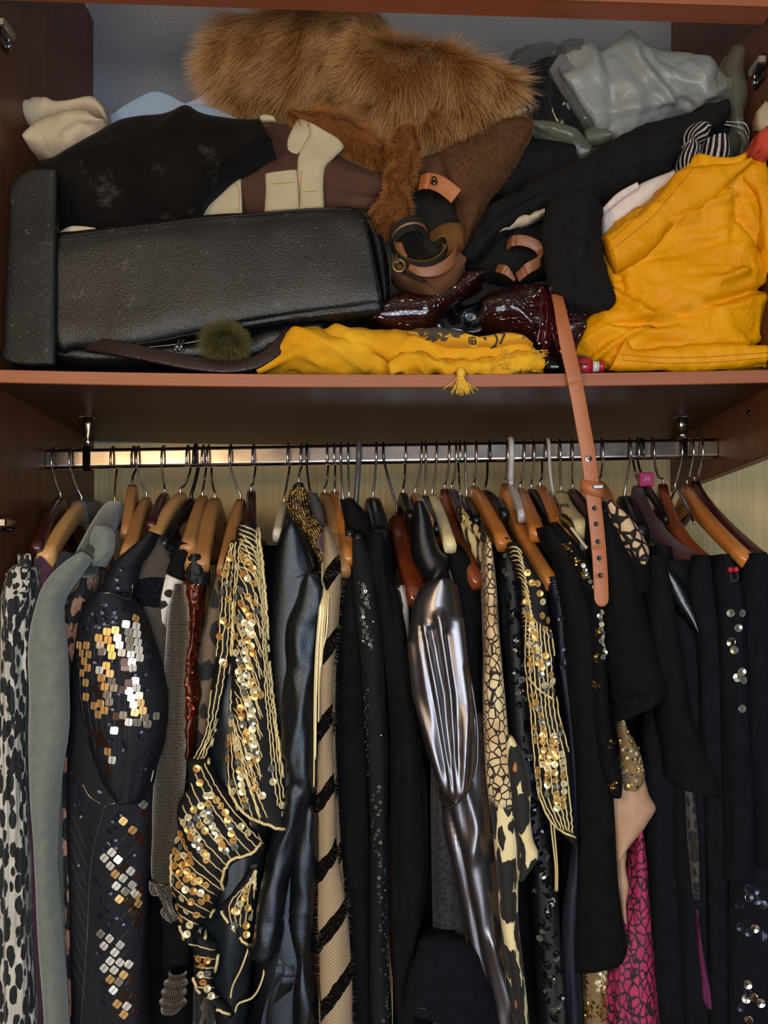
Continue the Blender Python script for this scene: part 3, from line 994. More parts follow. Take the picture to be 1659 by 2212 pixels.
# striped mohair: diagonal black bands on cream
def knit(name, c1, c2, bands, slant, hole=.5, period=None):
    t = NT(name, Roughness=.95, Specular_IOR_Level=.1)
    s = t.sep()
    zz = t.math('ADD', s[2], t.math('MULTIPLY', s[0], slant))
    zz = t.math('ADD', zz, t.math('MULTIPLY', t.noise(60), .012))
    f = t.math('FRACT', t.math('DIVIDE', zz, period or 1.))
    m = t.ramp(f, bands, 'CONSTANT')
    u = t.sep('UV')
    a = t.math('SINE', t.math('MULTIPLY', u[0], 900.))
    b = t.math('SINE', t.math('ADD', t.math('MULTIPLY', u[1], 1300.), t.math('MULTIPLY', t.math('SIGN', a), 1.57)))
    h = t.math('MULTIPLY', t.math('ABSOLUTE', a), t.math('ADD', t.math('MULTIPLY', b, .5), .5))
    hl = t.ramp(h, [(.05, 1.), (.35, 0.)])
    c = t.mix(m, c1, c2)
    t.col(t.mix(t.math('MULTIPLY', hl, hole), c, '#1a1512'))
    t.bump(h, .8, .003)
    return t.m
M['mohair'] = knit('striped_mohair', '#d2b794', '#070606', [(0, 0.), (.70, 1.)], -1.35, .5, .092)
M['grey_knit'] = knit('grey_knit', '#6b625b', '#121520', [(0, 0.), (.62, 1.), (.86, 0.)], 0., .5, .16)
t = NT('silver_bead_lines', Roughness=.35, Metallic=.5)
u = t.sep('UV')
ln = t.math('ABSOLUTE', t.math('SINE', t.math('MULTIPLY', u[0], 1250.)))
cut = t.math('ABSOLUTE', t.math('SINE', t.math('ADD', t.math('MULTIPLY', u[1], 700.), t.math('MULTIPLY', t.noise(400), 6.))))
f = t.math('MULTIPLY', ln, t.ramp(cut, [(.08, 0.), (.2, 1.)]))
t.col(t.mix(t.ramp(f, [(.35, 0.), (.6, 1.)]), '#0b0b0d', '#9a8f82'))
t.bump(f, 1., .003)
M['bead_lines'] = t.m
M['copper'] = NT('copper_sequin_trim', Metallic=.5, Roughness=.35).col('#4a1c0d').m
M['copper_seq'] = plain('copper_sequin', '#7a3418', .25, .8)
M['olive_bead'] = plain('olive_bead', '#6a5d3c', .3, .8)
M['purple'] = fabric('purple_cloth', '#5a1f48', '#68264f')
M['sheer_black'] = fabric('sheer_black', '#111114', '#17171b', fine=1600, bump=.6, dust=('#5a5a60', 900, .68, .6))
M['lace'] = leopard('black_lace', '#1d1c1e', '#232224', '#070708', 150, .42).m
M['beaded_black'] = NT('bead_encrusted', Roughness=.65).col('#0b0b0e').m
M['cherry'] = plain('red_cherry', '#a01f2c', .35)

FOLD = lambda a, k=34, kz=3: [('n', a * 1.4, (k, k, kz), 3)]
CRIN = lambda a, k=22: [('r', a, (k, k, k), 2)]

def garment(name, label, cat, rows, mat, Y=.06, f=.025, b=.26, dis=None, pn='body', group='garments on the rail', n=48, m=56, tp=.8, **k):
    g = thing(name, label, cat, P((rows[0][1] + rows[0][2]) / 2 if len(rows[0]) == 3 else rows[0][0], rows[0][0] if len(rows[0]) == 3 else rows[0][1], Y), group)
    o = blob(pn, rows, mat, g, Y=Y, f=f, b=b, n=n, m=m, tp=tp, dis=dis if dis is not None else FOLD(.004), **k)
    return g, o

# ---- leopard dress at the wardrobe side
g, o = garment('dress', 'pleated black and white leopard print dress beside the wardrobe side', 'dress',
    [(1225, 35, 78), (1255, 12, 78), (1300, 0, 72), (1360, -1, 58), (1450, -2, 53), (1600, -2, 50), (1720, -2, 54), (1850, -2, 60), (2000, -2, 66), (2260, -2, 82)],
    M['leo_bw'], Y=.04, f=.03, dis=FOLD(.004, 60, 2))
for k, (xa, ya, xb, yb) in enumerate([(12, 1240, 70, 1222), (16, 1268, 74, 1252), (40, 1215, 62, 1202), (22, 1290, 60, 1275)]):
    pts = [P(xa + (xb - xa) * s, ya + (yb - ya) * s + 6 * math.sin(s * 9 + k), .02 + .006 * math.cos(s * 11)) for s in np.linspace(0, 1, 12)]
    tube('ruffle', pts, [.001, .008, .006, .009, .001], M['leo_bw'], g, 10, 40, .5)
# ---- plum top
garment('blouse', 'plum cloth top on the pale curved wooden hanger', 'blouse',
    [(1186, 82, 108), (1205, 76, 118), (1240, 72, 130), (1300, 64, 122), (1350, 57, 105), (1450, 52, 95), (1700, 50, 92), (2260, 50, 110)], M['plum'], Y=.075)
# ---- grey coat
g, o = garment('coat', 'plain grey-green suede coat with long smooth sleeve', 'coat',
    [(178, 1189, 199, 1213), (150, 1206, 181, 1238), (120, 1231, 162, 1262), (96, 1262, 143, 1288), (79, 1303, 134, 1318), (69, 1345, 138, 1348),
     (64, 1420, 146, 1420), (61, 1500, 151, 1500), (59, 1580, 148, 1580), (62, 1680, 132, 1680), (68, 1760, 124, 1760), (75, 1850, 122, 1850), (83, 1980, 131, 1980), (90, 2120, 143, 2120), (96, 2260, 154, 2260)],
    M['grey_green'], Y=.035, f=.03, b=.05, pn='sleeve', dis=[('n', .003, (18, 18, 8), 2), ('p', [(68, 1334), (104, 1343), (136, 1362)], -.0012, 2.2)])
blob('body', [(1250, 100, 140), (1400, 62, 150), (1700, 52, 140), (2000, 70, 142), (2260, 90, 160)], M['grey_green'], g, Y=.085, f=.02, b=.3, tp=.9, dis=FOLD(.004))
blob('collar', [(1138, 206, 236), (1152, 198, 244), (1172, 194, 246), (1195, 198, 240), (1222, 200, 212)], M['grey_green'], g, Y=.06, f=.016, b=.05, dis=CRIN(.001))
blob('shoulder_tab', [(1178, 180, 206), (1195, 182, 208), (1214, 186, 204)], M['h_green'], g, Y=.052, f=.010, b=.02, dis=[('t', .0012, 900, 1, .6)])
# ---- floral
garment('blouse', 'black blouse with orange and white floral print between grey coat and sequin jacket', 'blouse',
    [(1228, 182, 200), (1262, 165, 196), (1300, 142, 188), (1350, 134, 174), (1400, 137, 170), (1480, 145, 170), (1700, 140, 165), (2260, 150, 170)], M['floral'], Y=.09, f=.02, b=.2)
# ---- navy sequin jacket
g, body = garment('jacket', 'navy mesh jacket covered in square mirror sequins with a puff sleeve', 'jacket',
    [(1300, 175, 300), (1450, 152, 345), (1600, 146, 348), (1750, 145, 332), (1900, 147, 323), (2050, 150, 319), (2260, 152, 323)], M['navy_mesh'], Y=.07, f=.03, b=.25, dis=FOLD(.003, 26, 4))
yoke = blob('yoke', [(324, 1148, 340, 1154), (288, 1176, 324, 1188), (252, 1210, 300, 1222), (224, 1256, 292, 1264), (208, 1292, 284, 1296)], M['navy_mesh'], g, Y=.055, f=.02, b=.12, dis=CRIN(.0012))
slv = blob('puff_sleeve', [(1278, 215, 276), (1298, 190, 294), (1330, 173, 312), (1380, 166, 332), (1450, 165, 352), (1520, 172, 359), (1600, 190, 353), (1660, 207, 336), (1700, 228, 326), (1728, 252, 308)],
    M['navy_mesh'], g, Y=.045, f=.04, b=.05, m=64, dis=[('n', .0025, (22, 22, 14), 2), ('p', [(255, 1725), (262, 1640), (262, 1560)], -.004, 7), ('p', [(285, 1725), (300, 1650)], -.003, 6)])
bvJ = bvh(body, yoke, slv)
me = {k: disc_data('square_' + k, 'sq', M[k], True) for k in ('sq_white', 'sq_gold', 'sq_grey', 'sq_brown')}
sq = lambda kind, L, rot: sequins('square_sequin', bvJ, [(x, y, rot) for x, y in L], me['sq_' + kind], g, .0051, .05, .0015, .6)
A = lambda L: [(x / 3.95, 1140 + y / 3.95) for x, y in L]
sq('white', A([(1075, 825), (1162, 842), (1168, 910), (1003, 937), (1018, 1003), (1174, 978), (1182, 1045), (1190, 1110), (1125, 1147), (1130, 1195), (1100, 1395), (1165, 1365), (1118, 1450), (850, 1213), (962, 1980), (975, 1728)]), .1)
sq('gold', A([(1155, 778), (915, 885), (985, 872), (845, 938), (925, 958), (745, 1005), (700, 1068), (760, 1078), (725, 1140), (755, 1195), (710, 1240), (948, 1028), (958, 1092), (912, 1180), (938, 1245), (868, 1283), (895, 1355), (737, 1320), (737, 1440), (862, 1500), (810, 1520), (840, 1590), (895, 1558), (1185, 1432), (1200, 1495), (1152, 1575), (1215, 1560), (925, 1910), (683, 1000)]), .1)
sq('grey', A([(860, 1003), (872, 1055), (1098, 890), (1105, 955), (1108, 1018), (1115, 1080), (1042, 1065), (955, 1312), (975, 1365), (918, 1425), (935, 1487), (1155, 1305), (1138, 1510), (1098, 1660), (1172, 1660), (1235, 1618), (1258, 1672), (1325, 1605), (1055, 1600)]), .1)
sq('brown', A([(1095, 1325), (1050, 1380), (995, 1610), (1040, 1660), (855, 1425), (820, 1370), (1060, 1145), (1065, 1190), (820, 1765), (870, 1780), (850, 1840), (905, 1840), (920, 2050), (1240, 860), (685, 1170)]), .1)
Eo = lambda L: [(x / 3.95, 1660 + y / 3.95) for x, y in L]
sq('white', Eo([(955, 715), (895, 762), (1005, 775), (945, 830), (1110, 875), (1050, 935), (995, 1000), (940, 1450), (890, 1512), (980, 1565), (940, 1640), (890, 1702), (975, 1715), (1025, 1650), (970, 1890), (1098, 1668), (1080, 2025)]), .72)
sq('gold', Eo([(1050, 450), (1130, 525), (985, 900), (1018, 1115), (1165, 1085), (940, 1795), (1055, 1760), (998, 2005), (1055, 2095), (1178, 1150)]), .72)
sq('grey', Eo([(1220, 310), (1130, 990), (1072, 1048), (862, 1408), (1025, 1505), (1015, 1820), (1150, 1060)]), .72)
sq('brown', Eo([(1180, 580), (1210, 625), (1225, 375), (1050, 840), (1175, 915), (1190, 1020), (1098, 1135), (1160, 1185), (1130, 1220), (1208, 1245), (1160, 1320), (1130, 1790), (1100, 1850), (1050, 1930), (1138, 1950), (1155, 2080)]), .72)
mn = disc_data('round_navy', 'cup', M['seq_navy'], True)
R1 = A([(1040, 345), (1002, 435), (1005, 500), (1052, 565), (890, 660), (970, 708), (885, 718), (808, 735), (820, 790), (895, 770), (975, 760), (980, 815), (1100, 655), (1130, 710), (1058, 700), (905, 825), (835, 850), (765, 860), (705, 840), (720, 905), (690, 775), (1270, 1040), (1272, 1092), (1285, 1145), (1290, 1198), (1250, 990), (945, 1680), (1070, 1895), (1238, 1925), (1222, 2060), (1280, 1728), (1190, 1735), (1190, 1790), (970, 1540), (995, 1420), (1060, 1840), (945, 1800), (1140, 1250), (1225, 1265), (1250, 1370), (820, 1140), (895, 1110), (980, 1140)])
R2 = Eo([(615, 40), (635, 95), (665, 145), (685, 195), (705, 240), (655, 305), (685, 360), (710, 415), (690, 830), (940, 535), (990, 495), (940, 632), (895, 678), (995, 600), (995, 665), (1130, 728), (940, 1055), (860, 1125), (915, 1212), (860, 1255), (1000, 1262), (1050, 1315), (940, 1300), (910, 1350), (970, 440), (1018, 400), (890, 1840), (888, 1990), (855, 190), (975, 222), (1220, 8), (845, 1000), (810, 945), (845, 1570)])
sequins('round_sequin', bvJ, [(x, y, 1.57) for x, y in R1] + [(x, y, .7) for x, y in R2], mn, g, .0041, .12, .0012)
# seams and stitched thread lines
cords('beaded_seam', bvJ, [[(215, 1283), (235, 1281), (262, 1290), (278, 1295), (286, 1262)], [(178, 1692), (196, 1722), (218, 1736)], [(232, 1737), (262, 1733)], [(228, 1740), (205, 1820), (193, 1920), (190, 2000), (182, 2120), (176, 2211)], [(331, 1662), (325, 1690)]], .0011, M['silver_bead'], g, 2.6, n=6, bead=True)
thr = [[(290 - 12*k, 1300 + 3*k), (285 - 14*k, 1450), (280 - 10*k, 1650)] for k in range(9)] + [[(320, 1760 + 42*k), (235, 1840 + 42*k)] for k in range(11)] + [[(148, 1740 + 36*k), (192, 1850 + 36*k)] for k in range(10)]
cords('thread', bvJ, thr, .0004, M['black_cord'], g, 12, 1.5)

# ---- grey mohair sweater
gk, ok = garment('sweater', 'fuzzy grey mohair sweater with a navy band beside the sequin jacket', 'sweater',
    [(1160, 334, 352), (1185, 306, 364), (1230, 294, 368), (1290, 286, 352), (1340, 300, 356), (1400, 330, 362), (1460, 345, 362)], M['grey_knit'], Y=.085, f=.02, b=.15, dis=CRIN(.0015))
M['hair_grey'] = plain('grey_mohair_fibre', '#7d746c', .8)
fur('mohair_fuzz', gk, [ok], 2500, .007, lambda p: Vector((.1, 0, .1)), .00010, M['hair_grey'], 1., .7, 40, 4)
# ---- white print
g, o = garment('blouse', 'white blouse sleeve with black brush marks and a black shoulder', 'blouse',
    [(352, 1236, 396, 1256), (346, 1272, 380, 1294), (344, 1306, 364, 1326), (349, 1380, 357, 1382), (350, 1600, 356, 1600)], M['bw_print'], Y=.09, f=.015, b=.1)
blob('shoulder', [(384, 1166, 420, 1180), (366, 1200, 412, 1220), (352, 1234, 398, 1256)], M['black'], g, Y=.088, f=.016, b=.1)
# ---- bead line dress
g, o = garment('dress', 'dress striped with fine lines of silver beads and copper sequin trim', 'dress',
    [(1262, 380, 406), (1310, 366, 413), (1400, 357, 415), (1500, 351, 409), (1600, 342, 404), (1700, 333, 399), (1800, 327, 386), (1880, 324, 379), (1916, 330, 374)], M['bead_lines'], Y=.075, f=.025, b=.12, dis=[('n', .003, (30, 30, 6), 2)])
tr = blob('sequin_trim', [(1222, 412, 440), (1250, 402, 442), (1300, 404, 438), (1360, 408, 432), (1420, 399, 424), (1500, 398, 428), (1560, 402, 424), (1640, 404, 414)], M['copper'], g, Y=.078, f=.02, b=.05, dis=CRIN(.003, 60))
bvc = bvh(tr)
mc = disc_data('copper_disc', 'cup', M['copper_seq'])
sequins('copper_sequin', bvc, [(random.uniform(402, 434), random.uniform(1240, 1560), 0) for _ in range(110)], mc, g, .0028, .5)
blob('beaded_shoulder', [(1198, 412, 430), (1215, 404, 444), (1240, 402, 448), (1262, 406, 446)], M['beaded_black'], g, Y=.07, f=.02, b=.08, dis=CRIN(.002, 90))
blob('hem_frill', [(324, 1900, 352, 1906), (326, 1925, 366, 1912), (350, 1945, 370, 1935), (348, 1970, 376, 1962), (360, 1990, 388, 1985)], M['bead_lines'], g, Y=.06, f=.014, b=.02, dis=[('t', .002, 500, 1, .4)])
blob('underskirt', [(1890, 330, 385), (1960, 345, 400), (2060, 350, 410), (2110, 352, 405)], M['black'], g, Y=.095, f=.015, b=.1)
blob('beaded_cuff', [(2098, 368, 400), (2120, 356, 404), (2150, 348, 400), (2178, 346, 395), (2186, 352, 380)], M['bead_lines'], g, Y=.06, f=.016, b=.03, dis=[('t', .0015, 500, 0, 1)])
cords('beaded_edge', bvh(o), [[(330, 1900), (350, 1912), (372, 1908)]], .0016, M['olive_bead'], g)
# ---- brown leopard
garment('dress', 'dark brown leopard print dress half hidden by the gold sequin jacket', 'dress',
    [(1236, 472, 492), (1275, 456, 492), (1330, 444, 490), (1400, 432, 482), (1460, 425, 472), (1560, 421, 458), (1650, 424, 442), (1900, 420, 440), (2260, 420, 445)], M['leo_brown'], Y=.1, f=.02, b=.2)

# ---- gold sequin jacket
g, inner = garment('jacket', 'black jacket striped with gold cord and round gold sequins, its wavy front hanging open', 'jacket',
    [(1160, 512, 560), (1300, 485, 572), (1450, 468, 582), (1600, 445, 592), (1750, 420, 585), (1900, 425, 568), (2050, 430, 555), (2150, 450, 540), (2230, 470, 530)], M['lining'], Y=.085, f=.025, b=.24, pn='lining', dis=FOLD(.005, 26, 4))
M['jersey'] = fabric('black_jersey', '#0c0c0f', '#141418', r=.75)
pan = blob('front_panel', [(1130, 522, 550), (1142, 514, 558), (1165, 510, 564), (1200, 504, 567), (1300, 502, 573), (1400, 500, 579), (1500, 497, 588), (1600, 490, 600), (1690, 490, 612), (1740, 510, 621), (1775, 558, 627), (1793, 605, 629)],
    M['jersey'], g, Y=.05, f=.028, b=.02, m=64, dis=[('n', .003, (26, 26, 7), 2)])
lap = blob('lapel', [(1168, 502, 516), (1215, 484, 512), (1300, 476, 507), (1400, 466, 503), (1460, 462, 494), (1520, 452, 480), (1580, 444, 462), (1640, 420, 450), (1690, 404, 440)], M['jersey'], g, Y=.06, f=.016, b=.03, dis=[('n', .002, (26, 26, 7), 2)])
low = blob('draped_panel', [(1640, 416, 442), (1700, 400, 472), (1760, 383, 525), (1800, 377, 556), (1830, 374, 570), (1852, 373, 545), (1880, 372, 490), (1920, 372, 484), (1960, 376, 460), (2000, 388, 440), (2030, 402, 438)],
    M['jersey'], g, Y=.045, f=.03, b=.02, m=60, dis=[('t', .004, 90, 1, .8), ('n', .003, (26, 26, 20), 2)])
tri = blob('hanging_corner', [(1872, 543, 552), (1920, 505, 552), (1960, 474, 548), (1990, 488, 544), (2020, 512, 541), (2050, 532, 538)], M['jersey'], g, Y=.06, f=.012, b=.02, dis=FOLD(.003, 30, 10))
tail = blob('hanging_tail', [(2020, 404, 440), (2035, 408, 474), (2060, 412, 468), (2085, 416, 462), (2120, 418, 458), (2150, 436, 470), (2180, 470, 492), (2196, 488, 500)], M['jersey'], g, Y=.05, f=.014, b=.02, dis=[('t', .003, 120, 1, .6)])
bv = bvh(pan, lap, low, tri, tail)
CL = []
for k in range(3):      # cords running down beside the front edge
    s = k / 2
    CL.append([(552 + 8*s, 1140), (558 + 6*s, 1220), (566 + 6*s, 1340), (570 + 8*s, 1450), (578 + 12*s, 1560), (588 + 14*s, 1660), (600 + 16*s, 1740)])
for k in range(13):     # cords slanting out of the centre seam
    y, t_ = 1150 + 38 * k, k / 12
    x = 518 - 14 * t_
    CL.append([(x, y), (x + 20, y + 22 + 16*t_), (x + 36, y + 52 + 34*t_), (x + 52 + 8*t_, y + 96 + 64*t_)])
    CL.append([(x + 2, y + 14), (x + 16, y + 40 + 18*t_), (x + 30, y + 84 + 36*t_), (x + 46 + 12*t_, y + 140 + 70*t_)])
for k in range(10):
    CL.append([(517, 1134 + 10*k), (535, 1140 + 10*k), (552, 1150 + 11*k), (562, 1164 + 12*k)])
CL.append([(519, 1170), (512, 1260), (506, 1360), (501, 1450), (500, 1560)])
for k in range(5):
    s = k / 4
    CL.append([(497 + 8*s - 3, 1540), (494 + 28*s, 1620), (496 + 50*s, 1690), (512 + 66*s, 1752 + 14*s)])
for k in range(4):
    s = k / 3
    CL.append([(502 + 8*s, 1172), (485 + 24*s, 1230), (478 + 26*s, 1330), (466 + 32*s, 1430), (455 + 28*s, 1510), (444 + 14*s, 1590), (420 + 20*s, 1640)])
SA = [(440, 1648), (432, 1656), (422, 1670), (412, 1690), (402, 1712), (394, 1738), (387, 1765), (381, 1795), (377, 1825), (375, 1855), (374, 1885), (376, 1915), (379, 1945), (385, 1972)]
SE = [(568, 1822), (556, 1834), (540, 1842), (522, 1850), (504, 1858), (492, 1872), (484, 1888), (479, 1906), (478, 1922), (474, 1938), (464, 1954), (454, 1970), (448, 1984), (443, 2000)]
for a_, e_ in zip(SA, SE):
    CL.append([a_, (a_[0]*.66 + e_[0]*.34 - 6, a_[1]*.6 + e_[1]*.4), (a_[0]*.3 + e_[0]*.7 - 3, a_[1]*.25 + e_[1]*.75), e_])
for k in range(5):
    s = k / 4
    CL.append([(548 - 4*s, 1880 + 20*s), (546 - 50*s, 1950 + 10*s), (540 - 40*s, 2010 - 14*s)])
for k in range(7):
    CL.append([(408 + 3*k, 2040 + 22*k), (440 + 2*k, 2046 + 22*k), (462 + 2*k, 2052 + 20*k)])
EDGE = [[(555, 1136), (563, 1200), (573, 1320), (580, 1430), (590, 1530), (602, 1630), (614, 1700), (624, 1770), (618, 1788), (570, 1778), (530, 1755), (506, 1725), (492, 1690)],
        [(506, 1300), (500, 1420), (480, 1520), (462, 1580), (448, 1650)], [(568, 1815), (548, 1838), (498, 1858), (478, 1895), (480, 1930), (446, 1990), (442, 2030)], [(474, 2040), (466, 2080), (460, 2130)],
        [(400, 2030), (414, 2090), (430, 2140), (470, 2180), (496, 2192)], [(476, 1962), (500, 2000), (536, 2044)], [(550, 1880), (548, 1960), (540, 2040)], [(375, 1800), (372, 1880), (376, 1960), (400, 2028)]]
cords('gold_cord', bv, CL, .00105, M['gold_cord'], g, 7, 1.6, n=5)
cords('gold_edging', bv, EDGE, .0022, M['gold_cord'], g, 5, 1.6, n=6)
tube('hanging_cord', [P(540, 2040, .05), P(522, 2090, .045), P(500, 2140, .05), P(498, 2156, .05)], .0015, M['gold_cord'], g, 6, 40)
tube('hanging_cord', [P(572, 2060, .06), P(568, 2110, .05), P(545, 2155, .05), P(512, 2172, .05), P(508, 2186, .05)], .0015, M['gold_cord'], g, 6, 40)
mg = [disc_data('disc_' + k, 'cup', M[k]) for k in ('seq_gold', 'seq_cream', 'seq_amber', 'seq_gold', 'seq_amber', 'seq_clear')]
mgl = [mg[0], mg[1], mg[1], mg[5], mg[0]]
runs = [([(525, 1200), (545, 1228)], 0), ([(515, 1225), (535, 1248), (548, 1262)], 0), ([(522, 1275), (545, 1300), (553, 1320)], 1), ([(512, 1290), (535, 1320), (545, 1345)], 0), ([(510, 1320), (532, 1350), (545, 1372)], 1),
        ([(512, 1340), (525, 1365), (536, 1385), (548, 1410)], 0), ([(512, 1375), (524, 1390), (532, 1412), (540, 1440)], 1), ([(512, 1410), (520, 1430), (530, 1450), (545, 1475), (551, 1505)], 1), ([(517, 1450), (526, 1480), (534, 1510), (543, 1535)], 1),
        ([(535, 1460), (548, 1495), (562, 1500)], 1), ([(503, 1545), (500, 1580), (496, 1600), (494, 1640)], 0), ([(519, 1530), (525, 1560), (534, 1590), (535, 1620), (540, 1650)], 0), ([(530, 1495), (540, 1520), (545, 1560), (548, 1600), (552, 1640)], 1),
        ([(512, 1600), (516, 1640), (520, 1670), (526, 1720), (535, 1740)], 1), ([(504, 1690), (508, 1710)], 1), ([(548, 1680), (556, 1710), (566, 1720)], 1), ([(585, 1660), (590, 1690)], 1), ([(606, 1740), (612, 1760), (626, 1770)], 1),
        ([(497, 1205), (490, 1225), (486, 1240)], 0), ([(500, 1232), (502, 1250)], 0), ([(492, 1262), (498, 1275)], 0), ([(482, 1280), (488, 1298), (492, 1295)], 0), ([(482, 1340), (486, 1355), (492, 1350)], 1), ([(476, 1375), (470, 1385)], 0), ([(482, 1430), (484, 1436)], 0),
        ([(425, 1660), (432, 1690)], 0), ([(456, 1718), (480, 1745), (492, 1770), (498, 1790), (508, 1830)], 1), ([(447, 1718), (456, 1765), (466, 1800), (488, 1838)], 1), ([(434, 1740), (448, 1775), (460, 1785), (472, 1805), (480, 1830)], 1), ([(420, 1750), (432, 1785), (442, 1795)], 0),
        ([(405, 1765), (415, 1790), (430, 1820), (446, 1858)], 0), ([(398, 1775), (410, 1800), (418, 1815), (432, 1835), (445, 1850)], 0), ([(392, 1800), (405, 1830), (418, 1860)], 0), ([(384, 1815), (398, 1845), (408, 1862)], 0), ([(380, 1838), (390, 1860), (402, 1880), (420, 1895), (445, 1910)], 0),
        ([(378, 1870), (396, 1895), (420, 1905)], 0), ([(376, 1900), (400, 1920), (436, 1932), (446, 1940)], 0), ([(378, 1930), (405, 1945), (432, 1950)], 0), ([(384, 1960), (410, 1968), (424, 1975)], 0), ([(392, 1985), (412, 1998), (430, 2006)], 0), ([(404, 2018), (428, 2012)], 0),
        ([(520, 1785), (535, 1800), (552, 1795)], 0), ([(538, 1780), (558, 1788)], 1), ([(532, 1920), (530, 1940), (520, 1950), (510, 1970)], 1), ([(548, 1875), (545, 1900)], 0), ([(534, 1960), (538, 1980), (530, 2000), (532, 2018)], 0), ([(508, 1968), (508, 1998)], 0),
        ([(430, 2070), (438, 2085), (448, 2074)], 0), ([(434, 2105), (448, 2102)], 1), ([(438, 2120), (450, 2140), (455, 2150)], 0)]
tot = 0
for ln, hot in runs:
    L = [(x, y, r) for x, y, r in along(ln, 15.5)]
    tot += len(L)
    sequins('round_sequin', bv, L, mgl if hot else mg, g, .0050, .20, .0022)

# ---- leather jacket
g, body = garment('jacket', 'black leather jacket with two sleeves and stitched cuffs', 'jacket',
    [(1126, 622, 644), (1140, 608, 656), (1165, 598, 666), (1200, 590, 676), (1250, 583, 692), (1300, 580, 696), (1400, 576, 690), (1500, 582, 680), (1650, 592, 680), (1800, 585, 690), (1900, 570, 690), (2000, 556, 688), (2260, 545, 690)],
    M['leather_jacket'], Y=.075, f=.03, b=.28, dis=[('n', .004, (22, 22, 5), 2), ('p', [(660, 1190), (638, 1225), (625, 1245)], -.003, 4), ('p', [(672, 1215), (690, 1245)], -.003, 3)])
LJ = [('n', .006, (18, 18, 8), 2), ('r', .0024, (24, 24, 13), 2)]
s1 = blob('sleeve', [(1238, 655, 684), (1256, 645, 694), (1290, 637, 698), (1350, 626, 695), (1450, 616, 686), (1550, 611, 682), (1640, 609, 681), (1710, 611, 679), (1770, 598, 667), (1840, 578, 643), (1910, 564, 620), (1985, 557, 610), (2030, 550, 602), (2060, 544, 592), (2066, 560, 580)],
    M['leather_jacket'], g, Y=.05, f=.03, b=.04, m=80, dis=LJ + [('p', [(684, 1270), (690, 1340), (668, 1450), (645, 1560), (625, 1650)], .004, 9), ('p', [(640, 1700), (610, 1690), (612, 1650)], -.006, 10), ('p', [(558, 1984), (580, 1994), (610, 1984)], -.002, 3)])
s2 = blob('sleeve', [(1735, 662, 682), (1775, 645, 688), (1850, 627, 691), (1930, 624, 684), (1979, 624, 680), (2050, 634, 677), (2120, 637, 680), (2260, 640, 686)],
    M['leather_jacket'], g, Y=.055, f=.028, b=.04, m=60, dis=LJ + [('p', [(628, 1979), (655, 1983), (678, 1978)], -.002, 3), ('p', [(634, 2048), (655, 2054), (678, 2048)], -.0015, 2.5)])
bv = bvh(s1, s2, body)
cords('seam', bv, [[(558, 1980), (580, 1992), (608, 1982)], [(546, 2058), (565, 2065), (590, 2058)], [(627, 1977), (655, 1981), (677, 1976)], [(635, 2052), (655, 2058), (676, 2052)], [(640, 1248), (668, 1240), (694, 1258)], [(664, 1188), (676, 1225), (678, 1240)]], .0007, M['black_cord'], g)
for pa, wd in (([P(618, 2020, .06), P(612, 2080, .045), P(590, 2160, .05), P(570, 2250, .05)], (.012, .02, .02)), ([P(622, 2040, .06), P(625, 2100, .04), P(602, 2180, .05), P(590, 2250, .05)], (.01, .018, .02))):
    strap('belt_tie', pa, wd, .003, M['leather_jacket'], g, 24, (1, .3, 0))

# ---- striped mohair cardigan
gm, om = garment('cardigan', 'cream mohair knit with slanting black bands beside the leather jacket', 'cardigan',
    [(1140, 700, 712), (1170, 701, 722), (1210, 702, 733), (1270, 699, 734), (1340, 697, 729), (1420, 692, 721), (1500, 686, 719), (1600, 684, 722), (1700, 684, 725), (1850, 687, 729), (1950, 688, 748), (2050, 690, 757), (2260, 692, 762)],
    M['mohair'], Y=.05, f=.022, b=.06, m=70, dis=[('n', .003, (25, 25, 10), 2)])
M['hair_cream'] = plain('cream_mohair_fibre', '#b59a7c', .8)
M['hair_black'] = plain('black_fibre', '#141313', .8)
fur('mohair_fuzz', gm, [om], 2200, .007, lambda p: Vector((.1, 0, 0)), .00007, M['hair_cream'], 1., .7, 40, 4)
blob('shoulder', [(1066, 660, 684), (1090, 666, 694), (1130, 676, 704), (1170, 690, 716), (1200, 702, 722)], M['grey_knit'], gm, Y=.12, f=.02, b=.06, dis=CRIN(.001))
blob('body', [(1210, 705, 735), (1500, 690, 725), (1800, 690, 735), (2260, 695, 765)], M['mohair'], gm, Y=.09, f=.02, b=.24, tp=.9, dis=FOLD(.003))
# ---- gold beaded strap top
g, o = garment('evening_top', 'gold bead encrusted strap top with strings of long pale beads', 'top',
    [(1046, 640, 654), (1058, 630, 662), (1080, 624, 664), (1110, 630, 672), (1140, 650, 690), (1170, 668, 706), (1200, 684, 718), (1222, 690, 722), (1245, 696, 708)], M['beaded_black'], Y=.085, f=.018, b=.05, pn='strap', dis=CRIN(.002, 60))
bv = bvh(o)
L = []
for k in range(-4, 5):
    o_ = k * 4.1
    L.append([(644 + o_*.6, 1052), (644 + o_*1.3, 1080), (652 + o_*1.3, 1112), (672 + o_*1.2, 1142), (690 + o_*1.1, 1172), (704 + o_, 1212)])
cords('gold_beads', bv, L, .0012, M['gold_bead'], g, 2.2, 1.0, n=6, bead=True)
me_b = disc_data('gold_bead', 'cup', M['gold_bead'])
sequins('bead', bv, [(x, y, 0) for x, y in [(random.uniform(630, 715), 0) for _ in range(0)]], me_b, g, .002)
for k in range(3):
    cords('gold_beads', bv, [[(694 + k, 1222 - 5*k), (706, 1206 - 6*k), (718 - k, 1218 - 5*k)]], .0017, M['gold_bead'], g, 2.4, .4, n=6, bead=True)
